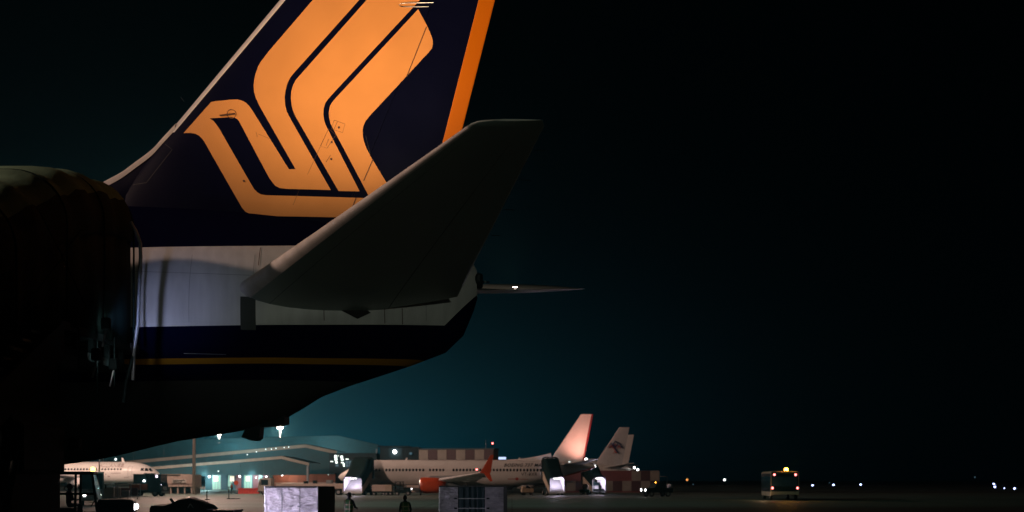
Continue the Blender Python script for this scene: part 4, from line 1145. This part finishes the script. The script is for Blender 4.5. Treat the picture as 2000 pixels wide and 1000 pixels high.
MB().box(-.98, .98, -.9, .9, .6, 1.55, .04).build('box', M['pink_wall'], r); MB().box(-1.0, 1.0, -.8, .8, .42, .58).build('deck', M['dark'], r)
for xx in (-.7, .7): wheel((xx, -.75, .25), .25, .2, r, False, 'y'); wheel((xx, .75, .25), .25, .2, r, False, 'y')
q = at(759, 0, 158); r = thing('box_trailer', 'short pale box trailer ahead of the small utility tractor', 'trailer', (q.x, 158.5, 0), 0)
MB().box(-.5, .5, -.9, .9, .6, 1.55, .04).build('box', M['beige'], r); MB().box(-.52, .52, -.8, .8, .42, .58).build('deck', M['dark'], r)
for xx in (-.3, .3): wheel((xx, -.75, .25), .25, .2, r, False, 'y'); wheel((xx, .75, .25), .25, .2, r, False, 'y')
q = at(786, 0, 157); u = tow_tractor('small dark utility tractor in front of the orange engine', q.x, 157, 0, .78)
q = at(808, 0, 159); baggage_dolly('pink loaded dolly tucked behind the orange engine', q.x, 160, 0, [(-1.1, 1.1, .47, 1.5, 'pink_wall')])
q = at(1030, 0, 160); r = thing('ground_power_unit', 'small yellowish ground cart under the jet rear fuselage', 'ground cart', (q.x, 160, 0), R(10))
MB().box(-.9, .9, -.55, .55, .4, 1.0, .08).build('body', M['cream'], r); MB().box(-.8, -.3, -.5, .5, 1.0, 1.35, .05).build('panel_box', M['cream'], r)
MB().tube([(.9, 0, .5), (1.9, 0, .35)], .04, 6).build('tow_bar', M['steel'], r)
for xx in (-.6, .6): wheel((xx, -.5, .2), .2, .15, r, False, 'y'); wheel((xx, .5, .2), .2, .15, r, False, 'y')
q = at(1142, 0, 166); r = thing('ground_power_unit', 'battered hose cart beside the stairs under the emblem tail', 'ground cart', (q.x, 166, 0), R(-10))
MB().box(-.8, .8, -.5, .5, .35, .85, .08).build('body', M['canvas'], r); MB().lathe([(-.4, .45), (.4, .45)], 'y', (.1, 0, 1.25), 14).build('hose_reel', M['beige'], r)
for xx in (-.5, .5): wheel((xx, -.45, .2), .2, .15, r, False, 'y'); wheel((xx, .45, .2), .2, .15, r, False, 'y')
# flatbed truck behind the bright container
q = at(600, 0, 160)
fl = truck('flatbed_truck', 'long pale flatbed truck passing behind the bright container', 'truck', q.x - 1, 162, PI, 13.0, 2.4, 2.55, (10.4, .75), .95, M['pink_wall'], M['white_old'])
MB().box(-2.0, -1.6, -.8, .8, 1.72, 2.2, .03).build('stake', M['dark'], fl); MB().box(-.6, -.2, -.8, .8, 1.72, 2.1, .03).build('stake', M['dark'], fl); MB().box(-4.4, -3.6, -.8, .8, 1.72, 2.25, .03).build('stake', M['steel'], fl)
# pickup with headlights
q = at(1283, 0, 146)
pk = thing('pickup_truck', 'dark pickup truck with twin headlights driving towards the stairs', 'pickup truck', (q.x, 146, 0), R(200))
MB().prism([(-2.0, .55), (2.0, .55), (2.02, 1.05), (1.9, 1.15), (.8, 1.2), (.3, 1.85), (-.75, 1.9), (-.85, 1.2), (-2.0, 1.15)], -.88, .88).build('body', M['dark'], pk)
for s in (-1, 1):
    MB().prism([(.62, 1.22), (.25, 1.75), (-.65, 1.8), (-.7, 1.22)], s * .885, s * .895).build('side_window', M['glass'], pk)
    for xx in (-1.25, 1.25): wheel((xx, s * .78, .38), .38, .25, pk, False, 'y')
    h = MB().lathe([(2.0, .16), (2.06, .16)], 'x', (0, s * .62, .92), 12).build('headlight', M['steel'], pk)
    MB().lathe([(2.065, .155), (2.12, .08)], 'x', (0, s * .62, .92), 14).build('lens', emit('headlamp_glow', (1, .97, .95), 14), h)
MB().ball((.2, 0, 1.95), .05, 8).build('amber_beacon', M['lamp_amber'], pk)
MB().tube([(-1.9, -.6, 1.15), (-1.9, -.6, 2.75), (-.9, -.6, 2.75)], .05, 6).build('ladder_rack', M['grey_light'], pk)
MB().box(-2.05, -1.8, -.5, .5, 1.2, 1.7, .03).build('tool_box', M['grey_light'], pk)
mp_ = root_matrix(pk)
spot('headlight_beam', mp_ @ Vector((2.3, 0, .92)), mp_ @ Vector((14, 0, 0)), 300, (1, .95, .9), 50, .8, .1)

# ------------------------------------------------------------------ apron bus
q = at(1533, 0, 119)
bus = thing('bus', 'dark apron bus with amber beacon and red tail lamps', 'bus', (q.x + .75, 119 + 5.5, 0), R(-7))
L, W, H = 10.0, 3.0, 3.15
MB().box(-W / 2, W / 2, -L / 2, L / 2, .65, H, .14).build('body', M['dark'], bus)
MB().box(-W / 2 + .1, W / 2 - .1, -L / 2 + .1, L / 2 - .1, H - .02, H + .10, .05).build('roof_rim', M['cream'], bus)
MB().box(-W / 2 + .15, W / 2 - .15, -L / 2 - .02, -L / 2 + .01, 1.55, 2.65, .008).build('rear_window', M['glass'], bus)
MB().prism([(-1.5, .95), (-1.42, 1.0), (1.42, 1.0), (1.5, .95), (1.5, .60), (1.30, .58), (1.2, .66), (-1.2, .66), (-1.30, .58), (-1.5, .60)], -L / 2 - .14, -L / 2 - .0).build('bumper', M['cream'], bus)
for s in (-1, 1):
    MB().box(s * 1.5 - .03, s * 1.5 + .03, -L / 2 + .02, -L / 2 + .10, .7, H, .01).build('corner_trim', M['cream'], bus)
    MB().box(s * 1.5 - .03, s * 1.5 + .03, -L / 2 + .2, L / 2 - .2, H - .12, H - .02, .01).build('roof_trim', M['cream'], bus)
    MB().box(s * 1.5 - .025, s * 1.5 + .025, -L / 2 + .15, L / 2 - .3, .45, .95, .01).build('skirt', M['cream'], bus)
    for k in range(5): MB().box(s * 1.51 - .01, s * 1.51 + .01, -L / 2 + .4 + k * 1.85, -L / 2 + 2.05 + k * 1.85, 1.35, 2.7).build('side_window', M['glass'], bus)
    for yy in (-L / 2 + 1.6, L / 2 - 2): wheel((s * 1.36, yy, .42), .42, .3, bus, False)
    for z, xx in ((2.86, 1.15), (1.38, 1.36)):
        h = MB().lathe([(-L / 2 - .10, .10), (-L / 2 + .02, .13)], 'y', (s * xx, 0, z), 12).build('tail_lamp', M['red'], bus)
        MB().lathe([(-L / 2 - .14, .06), (-L / 2 - .105, .125)], 'y', (s * xx, 0, z), 12).build('lens', M['lamp_red'], h)
bm = MB().lathe([(H + .10, .14), (H + .16, .15)], 'z', (.18, -L / 2 + .35, 0), 12).build('beacon_base', M['dark'], bus)
MB().lathe([(H + .165, .20), (H + .38, .20), (H + .46, .12)], 'z', (.18, -L / 2 + .35, 0), 14).build('beacon', M['lamp_amber'], bus)
mbus = root_matrix(bus)
point('bus_glow', mbus @ Vector((.18, -L / 2 + .2, H + .66)), 130, (1, .42, .06), .1)
point('bus_glow', mbus @ Vector((-2.6, -L / 2 - .6, 1.3)), 45, (1, .62, .35), .2)  # added fill without a fixture, brightening the bumper and side

# ------------------------------------------------------------------ buildings
def beam(mb, a, b, w, h, y0, y1):
    a, b = Vector(a), Vector(b)
    mb.prism([(a.x, a.y), (b.x, b.y), (b.x, b.y - h), (a.x, a.y - h)], y0, y1)
def hangar(label, Y, left, apex, eave, base_py, depth, fascia_m, wall_m, h_fascia, left_open=True):
    L_, A_, E_ = at(*left, Y), at(*apex, Y), at(*eave, Y)
    r = thing('hangar', label, 'hangar', (A_.x, Y, 0), 0, 'gabled hangar bays behind the apron')
    o = A_.x
    P = [(L_.x - o, L_.z), (0, A_.z), (E_.x - o, E_.z)]
    mb = MB()
    for a, b in zip(P, P[1:]):
        mb.prism([(a[0], a[1]), (b[0], b[1]), (b[0], b[1] - h_fascia), (a[0], a[1] - h_fascia)], -.25, .0)
    mb.build('fascia', fascia_m, r)
    mb = MB()
    for a, b in zip(P, P[1:]):
        mb.prism([(a[0], a[1] + .12), (b[0], b[1] + .12), (b[0], b[1]), (a[0], a[1])], .003, depth)
    mb.build('roof', M['teal'], r)
    zb = CH + (HOR - base_py) * Y / FPX
    n = 9
    for k in range(n):   # gable cladding sheets, one by one
        x0, x1 = lerp(k / n, P[0][0], P[2][0]) + .02, lerp((k + 1) / n, P[0][0], P[2][0]) - .02
        def top(x): return (lerp((x - P[0][0]) / (P[1][0] - P[0][0]), P[0][1], P[1][1]) if x < 0 else lerp((x - P[1][0]) / (P[2][0] - P[1][0]), P[1][1], P[2][1])) - h_fascia - .02
        pts = [(x0, zb), (x1, zb), (x1, top(x1))] + ([(0, top(0))] if x0 < 0 < x1 else []) + [(x0, top(x0))]
        MB().prism(pts, .35, .45).build('cladding_panel', wall_m, r)
    for x in (P[2][0] - .35, P[0][0] + .1):
        MB().box(x - .22, x + .22, -.2, .2, 0, (P[2][1] if x > 0 else P[0][1]) - h_fascia - .01).build('column', M['steel'], r)
    return r, o, P
def facade_lamp(parent, x, z, watt, Y):
    h = MB().box(x - .2, x + .2, -.55, -.255, z - .1, z + .12, .02).build('lamp_head', M['dark'], parent)
    MB().ball((x, -.62, z), .13, 8).build('lamp', M['lamp_soft'], h)
    if watt: point('hangar_fill', (parent.location.x + x, Y - 11.0, z + 1.0), watt, (.55, .95, 1.0), .3)  # added fill floating well clear of the wall, not at the fixture
hA, oA, PA = hangar('lowest gabled hangar bay above the lit doors', 240, (200, 920), (550, 891), (604, 904), 928, 14, M['beige'], M['teal'], .62)
hB, oB, PB = hangar('middle gabled hangar bay with pale sloping fascia', 268, (200, 905), (597, 868), (658, 881), 932, 14, M['beige'], M['teal'], .78)
hC, oC, PC = hangar('tallest dim hangar bay behind the other two', 302, (200, 864), (660, 851), (738, 869), 905, 16, M['teal'], M['teal'], 1.1)
for px, py in ((502, 878), (520, 873), (531, 872.5), (540, 871), (556, 869.5), (565, 868.5)):
    facade_lamp(hB, (px - 1000) * 268 / FPX - oB, CH + (HOR - py) * 268 / FPX - .6, 0, 268)
facade_lamp(hB, (484 - 1000) * 268 / FPX - oB, CH + (HOR - 888) * 268 / FPX, 2200, 268)
facade_lamp(hC, (470 - 1000) * 302 / FPX - oC, 9.0, 4200, 302)  # lamps added on this and the lowest bay to lift the dim walls
facade_lamp(hC, (640 - 1000) * 302 / FPX - oC, 9.5, 3000, 302)
facade_lamp(hA, (428 - 1000) * 240 / FPX - oA, 4.2, 2600, 240)
# doors building under the lowest bay
q0, q1 = at(400, 0, 244), at(525, 0, 244)
tb = thing('terminal_annex', 'low teal annex with lit glass doors below the hangar fascia', 'building', ((q0.x + q1.x) / 2, 244, 0))
hw = (q1.x - q0.x) / 2
MB().box(-hw, hw, .3, 8, 0, CH + (HOR - 924) * 244 / FPX).build('wall', M['teal'], tb)
MB().box(-hw, hw, -1.2, .28, CH + (HOR - 926) * 244 / FPX, CH + (HOR - 924.4) * 244 / FPX).build('canopy', M['grey_light'], tb)
def bx(px): return (px - 1000) * 244 / FPX - (q0.x + q1.x) / 2
ztop = CH + (HOR - 927) * 244 / FPX
for a, b in ((414, 431), (445, 453), (476, 492), (502, 512)):
    MB().box(bx(a), bx(b), .20, .28, .05, ztop).build('door_frame', M['steel'], tb)
    n = 3
    for k in range(n):
        MB().box(lerp((k + .12) / n, bx(a), bx(b)), lerp((k + .88) / n, bx(a), bx(b)), .15, .19, .15, ztop - .15).build('door_pane', M['win_green'], tb)
for a, b in ((417, 426), (449, 457), (480, 488)):
    z0, z1 = CH + (HOR - 940) * 244 / FPX, CH + (HOR - 930) * 244 / FPX
    fr = MB().box(bx(a) - .05, bx(b) + .05, .08, .13, z0 - .05, z1 + .05).build('window', M['steel'], tb)
    MB().box(bx(a), bx((a + b) / 2) - .03, .04, .078, z0, z1).build('pane', M['win_warm'], fr); MB().box(bx((a + b) / 2) + .03, bx(b), .04, .078, z0, z1).build('pane', M['win_warm'], fr)
for px in (432, 460, 494, 514): MB().box(bx(px), bx(px + 11), .05, .26, 0, ztop).build('pier', M['maroon'] if px > 450 else M['teal_dark'], tb)
def wall_lamp(parent, p, r_, m, watt=0, col=LED):
    h = MB().box(p[0] - .08, p[0] + .08, p[1], p[1] + .25, p[2] - .05, p[2] + .12).build('lamp_arm', M['dark'], parent)
    MB().ball((p[0], p[1] - .1, p[2]), r_, 8).build('lamp', m, h)
for px, py, r_ in ((410, 931, .24), (469, 930.5, .2), (501, 933, .12), (521, 924.8, .16), (521, 931, .15)):
    wall_lamp(tb, (bx(px), -.35, CH + (HOR - py) * 244 / FPX), r_, M['lamp_white'])
point('annex_lamp_glow', (q0.x + 1, 240.5, 3.6), 2200, (.75, .95, 1), .3)
point('annex_lamp_glow', (q1.x - 3, 240.5, 3.6), 2200, (.75, .95, 1), .3)
# red banded wall with roller shutters
q0, q1 = at(527, 0, 248), at(655, 0, 248)
rw = thing('red_warehouse', 'low red clad warehouse with pale bands beyond the flatbed', 'building', ((q0.x + q1.x) / 2, 248, 0))
hw = (q1.x - q0.x) / 2; zt = CH + (HOR - 926) * 248 / FPX
MB().box(-hw, hw, .3, 7, 0, zt).build('wall', M['brick'], rw)
MB().box(-hw, hw, -.3, 7.1, zt + .01, zt + .18).build('roof', M['teal'], rw)
for k in range(7):
    for j in range(4):
        z0 = .3 + j * (zt - .35) / 4
        MB().box(lerp(k / 7, -hw, hw) + .03, lerp((k + 1) / 7, -hw, hw) - .03, .18, .29, z0 + .02, z0 + (zt - .35) / 4 - .03).build('cladding_panel', M['brick'] if j != 1 else M['amber_paint'] if False else M['brick'], rw)
MB().box(-hw, hw, .10, .17, 1.45, 1.62).build('band', M['pink_wall'], rw); MB().box(-hw, hw, .10, .17, .5, .75).build('band', M['pink_wall'], rw)
for px in (552, 537, 571, 586, 642):
    x = (px - 1000) * 248 / FPX - (q0.x + q1.x) / 2
    wall_lamp(rw, (x, -.35, zt - .15), .22 if px == 552 else .07, M['lamp_white'] if px == 552 else M['lamp_soft'])
point('warehouse_lamp_glow', ((q0.x + q1.x) / 2 - 3, 244.5, zt + .3), 700, (1, .75, .55), .3)
# site cabin with pale walls beside the mast
q0, q1 = at(317, 0, 176), at(376, 0, 176)
cabn = thing('site_cabin', 'pale pink cabin on open base beside the tall mast', 'cabin', ((q0.x + q1.x) / 2, 176, 0))
hw = (q1.x - q0.x) / 2
def cz(py): return CH + (HOR - py) * 176 / FPX
MB().box(-hw, hw, 0.1, 5, cz(951), cz(927)).build('wall', M['pink_wall'], cabn)
MB().box(-hw - .1, hw * .2, -.1, 5.1, cz(927) + .01, cz(926)).build('roof', M['beige'], cabn)
for k in range(6): MB().box(lerp(k / 6, -hw, hw) + .02, lerp((k + 1) / 6, -hw, hw) - .02, .0, .09, cz(950.5), cz(928.5)).build('wall_panel', M['pink_wall'], cabn)
MB().box(-hw * .35, hw * .6, -.06, -.005, cz(943), cz(936)).build('sign_board', M['white_old'], cabn)
for k, z in enumerate((938, 941)): MB().box(-hw * .3, hw * .5 - k * .4, -.085, -.065, cz(z) - .05, cz(z) + .05).build('sign_line', M['text_dark'], cabn)
MB().box(-hw, hw, -.03, -.004, cz(945.8), cz(945)).build('band', M['maroon'], cabn)
for k in range(5): MB().box(lerp(k / 4, -hw + .1, hw - .3), lerp(k / 4, -hw + .1, hw - .3) + .2, .1, 4.8, 0, cz(951) - .01).build('base_post', M['pink_wall'], cabn)
MB().box(-hw * .5, hw * .9, .5, 4.6, .1, cz(951) - .02).build('base_store', M['teal_dark'], cabn)
# lit office block behind the hangars
q = at(672, 0, 258)
of = thing('office_block', 'dark office block with a few brilliant white windows', 'building', (q.x, 258, 0))
def oz(py): return CH + (HOR - py) * 258 / FPX
def ox_(px): return (px - 672) * 258 / FPX
MB().box(ox_(643), ox_(735), .2, 14, 0, oz(886)).build('wall', M['teal_dark'], of)
MB().box(ox_(642.5), ox_(735.5), .1, 14.1, oz(886) + .01, oz(885)).build('roof', M['teal_dark'], of)
WIN = [(653, 889, 5, 5, 'win_white'), (653.5, 895, 5, 4.5, 'win_white'), (655, 901, 4, 4, 'win_white'), (645.5, 900.5, 5, 1.6, 'win_white'), (660, 889.5, 1.6, 1.6, 'win_white'), (665, 890, 4.5, 5, 'win_white'), (666, 896, 5, 3.4, 'win_white'), (666, 902.5, 5, 2, 'win_white'), (670, 905, 3, 6, 'win_white'),
       (675, 896, 6, 1.6, 'win_white'), (675, 900, 5, 6, 'win_blue'), (681, 900, 5, 6, 'win_blue'), (675, 907, 5, 5, 'win_blue'), (681, 907, 5, 5, 'win_blue'), (687, 898, 3, 6, 'win_blue'), (655, 907, 6, 4, 'win_blue')]
for a, b, w, h, m in WIN:
    f = MB().box(ox_(a) - .04, ox_(a + w) + .04, .10, .195, oz(b + h) - .04, oz(b) + .04).build('window', M['dark'], of)
    MB().box(ox_(a), ox_(a + w), .05, .097, oz(b + h), oz(b)).build('pane', M[m], f)
# dark workshop with round lamp beside the checkered cabin
q = at(780, 0, 230)
dw = thing('workshop', 'dark flat roofed workshop with one round white lamp', 'building', (q.x, 230, 0))
def dz(py): return CH + (HOR - py) * 230 / FPX
MB().box((742 - 780) * 230 / FPX, (818 - 780) * 230 / FPX, .2, 12, 0, dz(873)).build('wall', M['teal_dark'], dw)
MB().box((738 - 780) * 230 / FPX, (800 - 780) * 230 / FPX, -.4, 12.2, dz(873) + .01, dz(871)).build('roof', M['teal_dark'], dw)
for k in range(5): MB().box((744 - 780 + k * 15) * 230 / FPX, (757 - 780 + k * 15) * 230 / FPX, .1, .19, .2, dz(875)).build('wall_panel', M['teal_dark'], dw)
wall_lamp(dw, ((771.5 - 780) * 230 / FPX, -.4, dz(882.5)), .42, M['lamp_white'])
wall_lamp(dw, ((803 - 780) * 230 / FPX, -.4, dz(886)), .3, M['win_blue'])
# checkered obstacle cabin
def checkered(name, label, cat, x, Y, rz, cols, rows, cw, rh, z0, lit=None, phase=0, depth=3.0, start=0, colsets=None):
    r = thing(name, label, cat, (x, Y, 0), rz, 'checkered apron structures')
    Wd = cols * cw
    MB().box(0, Wd, .12, depth, z0 if z0 > 1 else 0, z0 + rows * rh).build('wall', M['maroon'], r)
    for j in range(rows):
        for i in range(cols):
            if colsets and not (colsets[j][0] <= i < colsets[j][1]): continue
            m = M['check_white'] if (i + j + phase) % 2 == 0 else M['check_red']
            MB().box(i * cw + .02, (i + 1) * cw - .02, .0, .11, z0 + j * rh + .02, z0 + (j + 1) * rh - .02).build('check_panel', m, r)
    return r
q = at(817, 0, 186)
ck = checkered('checkered_cabin', 'large red and white checkered cabin topped by a red lamp', 'building', q.x, 187, R(-11), 8, 2, 1.66, 1.75, CH + (HOR - 918) * 186 / FPX, depth=4, phase=1)
z = CH + (HOR - 918) * 186 / FPX
MB().box(-.1, 13.4, .1, 4.1, z + 3.51, z + 3.75).build('roof', M['teal_dark'], ck)
MB().box(0, 13.28, .2, 3.9, 0, z - .01).build('plinth', M['teal_dark'], ck)
MB().tube([(12.9, 1, z + 3.75), (12.9, 1, z + 4.5)], .05, 6).build('lamp_post', M['dark'], ck); MB().ball((12.9, 1, z + 4.6), .16, 8).build('obstruction_lamp', M['lamp_red'], ck)
MB().tube([(11.7, 1, z + 3.75), (11.7, 1, z + 5.2)], .03, 6).build('aerial', M['steel'], ck)
# checkered blast wall at the right
q = at(1088, 0, 194)
bw = checkered('blast_wall', 'stepped checkered blast wall behind the pickup truck', 'wall', q.x, 194, 0, 11, 2, 1.68, 1.85, .25, colsets=((0, 11), (8, 11)), depth=.5, phase=1)
sg = at(1036, 0, 194)
# a lit sign board beyond the winglet
q = at(981, 0, 215)
sb = thing('lit_sign', 'small glowing blue sign on a pole beyond the red winglet', 'sign', (q.x, 215, 0))
MB().tube([(0, 0.15, 0), (0, .15, CH + (HOR - 896) * 215 / FPX)], .12, 8).build('pole', M['steel'], sb)
zz = CH + (HOR - 895) * 215 / FPX
MB().box(-.8, .8, -.06, .14, zz - .3, zz + .3, .03).build('case', M['dark'], sb); MB().box(-.74, .74, -.075, -.062, zz - .25, zz + .25).build('face', M['sign_blue'], sb)
# orange round sign on a stand, low red barrier, thin posts
q = at(461.5, 0, 178)
rs = thing('round_sign', 'orange disc sign on a short post before the lit doors', 'sign', (q.x, 178, 0))
zz = CH + (HOR - 943) * 178 / FPX
MB().lathe([(-.03, .38), (.03, .38)], 'y', (0, -.05, zz), 18).build('disc', M['orange'], rs); MB().tube([(0, .05, 0), (0, .05, zz)], .05, 6).build('post', M['grey'], rs); MB().box(-.35, .35, -.3, .3, 0, .12, .02).build('foot', M['dark'], rs)
q = at(486, 0, 176)
rb = thing('barrier', 'low red water filled barrier run below the lit doors', 'barrier', (q.x, 176, 0))
for k in range(4): MB().prism([(-.28, 0), (.28, 0), (.14, .55), (.12, .95), (-.12, .95), (-.14, .55)], -1.7 + k * .86, -1.7 + k * .86 + .82, 'x').build('barrier_block', M['red'], rb)
for px, Y, lb in ((404, 122, 'thin dark marker post nearer the tarpaulin cart'), (447, 128, 'thin dark marker post with a long flat foot')):
    q = at(px, 0, Y); r = thing('marker_post', lb, 'post', (q.x, Y, 0), 0, 'thin marker posts on the apron')
    MB().tube([(0, 0, 0), (0, 0, 1.0 if px < 420 else 1.5)], .06, 8).build('pole', M['dark'], r)
    MB().box(-.2, .3 if px < 420 else 1.3, -.2, .2, 0, .10, .02).build('foot', M['black'], r)

# ------------------------------------------------------------------ light masts and small lights
def mast(label, x, Y, h, r0=.22, heads=0, watt=0, col=PINK, group='floodlight masts', lamp_m='lamp_hot', aim=None, lampr=.35):
    r = thing('light_mast', label, 'light mast', (x, Y, 0), 0, group)
    MB().tube([(0, 0, 0), (0, 0, h * .62)], r0, 12, r0 * .8).build('pole', M['pink_wall'], r)
    MB().tube([(0, 0, h * .62 - .05), (0, 0, h)], r0 * .74, 12, r0 * .5).build('upper_pole', M['grey_light'], r)
    MB().box(-1.2 if heads > 1 else -.4, 1.2 if heads > 1 else .4, -.08, .08, h - .1, h + .05).build('crossarm', M['grey'], r)
    for k in range(heads):
        xx = lerp(k / max(1, heads - 1), -1.0, 1.0) if heads > 1 else 0
        hd = MB().box(xx - .28, xx + .28, -.2, .3, h - .42, h - .12, .04).build('lamp_head', M['dark'], r)
        MB().ball((xx, -.12, h - .44), lampr, 8, (1, 1, .7)).build('lamp', M[lamp_m], hd)
    if watt: point('mast_light', (x, Y - 1.2, h - 1.2), watt, col, .5)
    return r
q = at(379, 0, 168); mast('tall pale mast rising beside the pink cabin', q.x, 168, 27, .26, 3, 40000, PINK)
q = at(547, 0, 345); mast('far mast with a flaring pink lamp under the airliner tail', q.x, 345, CH + (HOR - 832) * 345 / FPX, .2, 1, 42000, PINK, lampr=.9)
q = at(428, 0, 345); mast('far mast with its lamp hidden by the airliner belly', q.x, 345, CH + (HOR - 846) * 345 / FPX, .2, 1, 16000, PINK, lampr=.5)
q = at(194, 0, 152); m1 = mast('slim pole with amber lamp in front of the floodlit jet', q.x, 152, 7.0, .12, 0, 0)
MB().box(-1.0, .1, -.1, .1, CH + (HOR - 919.5) * 152 / FPX, CH + (HOR - 918.5) * 152 / FPX).build('arm', M['grey'], m1)
MB().ball((-.85, -.2, CH + (HOR - 917) * 152 / FPX), .36, 10).build('lamp', M['lamp_gold'], m1)
mast('tall floodlight mast on the stand ahead of the airliner', -62, 1.0, 32.5, .3, 4, 0, PINK)
spot('mast_beam', (-62, 2, 31), (-4.5, 22.3, 9.6), 80000, PINK, 19, .7, 1.2)
lt = mast('short floodlight post of the terminal kerb behind the view', 17, -46, 8.0, .12, 1, 0)
spot('kerb_beam', (17, -45.5, 7.4), (-2.0, 25.5, 6.4), 7500, (.90, 1.0, .82), 11.5, .8, .25)
mast('added unseen mast giving cool fill light to the apron', -58, 84, 25, .25, 2, 0)
spot('mast_beam', (-57, 84.5, 24), (-6, 106, 0), 42000, (.58, 1.0, .84), 50, 1.0, .5)  # beam of the added mast, cooling and brightening the ground
mast('floodlight mast beside the floodlit jet hidden by the airliner', -88, 178, 22, .25, 2, 0, PINK)
spot('mast_beam', (-88, 179, 21), (-77, 212, 4.0), 62000, PINK, 72, .8, .5)
mast('floodlight mast on the near apron edge lighting the parked jets', -62, 112, 26, .3, 4, 0, PINK)
spot('mast_beam', (-62, 113, 25), (0, 168, 5), 66000, PINK, 62, .8, .5)
# small lamps that read as points: each on its own short stand
def small_light(name, label, cat, px, py, Y, r_, m, group, h_min=.12):
    p = at(px, py, Y)
    o = thing(name, label, cat, (p.x, Y, 0), 0, group)
    zc = max(p.z, h_min)
    MB().tube([(0, 0, 0), (0, 0, zc - r_ * .6)], max(.03, r_ * .25), 6).build('stand', M['dark'], o)
    MB().ball((0, 0, zc), r_, 8).build('lamp', M[m], o)
    return o
for px, py, lb in ((1587, 948, 'blue taxiway light just past the bus rear lamps'), (1628, 947, 'blue taxiway light second beyond the bus'), (1681, 946.5, 'brightest blue taxiway light third beyond the bus'),
               (1941, 945.5, 'upper blue taxiway light of the close pair far from the bus'), (1943, 951, 'lower blue taxiway light of the close pair'), (1961.5, 953.5, 'faint blue taxiway light between brighter neighbours'), (1981.5, 954, 'blue taxiway light farthest from the bus')):
    Y = CH * FPX / (py - HOR + 0.5) * .92
    small_light('taxiway_light', lb, 'taxiway light', px, py, Y, Y / FPX * (1.8 if px != 1961.5 else 1.0), 'lamp_blue', 'blue taxiway edge lights')
for px, py, Y, rp, m, lb in ((1415, 937, 420, 2.0, 'lamp_white', 'small white field light between pickup and bus'), (1342, 937, 360, 2.2, 'lamp_dim', 'dim orange field light next to the pickup'), (1354, 946, 300, 1.1, 'win_blue', 'faint low field light next to the pickup'), (1620, 943, 420, 1.0, 'win_blue', 'faint grey field light among the blue lights'),
                             (1904, 932, 420, 1.4, 'win_blue', 'barely visible field light near the dark horizon'), (1239, 913.5, 205, 2.0, 'lamp_white', 'upper white lamp of two above the blast wall'), (1245.5, 917.5, 205, 2.1, 'lamp_white', 'lower white lamp of two above the blast wall'), (1160.5, 910.5, 168, 3.0, 'lamp_white', 'bright white lamp beside the emblem tail stairs'),
                             (226, 897, 290, 2.2, 'lamp_soft', 'pale lamp above the floodlit jet roof'), (1141, 898, 175, .1, 'lamp_soft', 'tiny lamp under the orange jet tailplane')):
    if rp < .5: continue
    small_light('field_light', lb, 'light', px, py, Y, Y / FPX * rp, m, 'small field lights')

# ------------------------------------------------------------------ night haze
HAZE = 0.00024
hm = bpy.data.materials.new('night_haze'); hm.use_nodes = True
hn, hl = hm.node_tree.nodes, hm.node_tree.links
hn.clear()
ho = hn.new('ShaderNodeOutputMaterial'); hv = hn.new('ShaderNodeVolumePrincipled')
hv.inputs['Color'].default_value = (.17, .68, .90, 1); hv.inputs['Density'].default_value = HAZE; hv.inputs['Anisotropy'].default_value = .72
hl.new(hv.outputs[0], ho.inputs['Volume'])
hz = MB().box(-1520, 1520, -320, 3020, -1, 42).build('haze', hm)
tag(hz, 'thin night haze over the whole apron', None, kind='stuff')
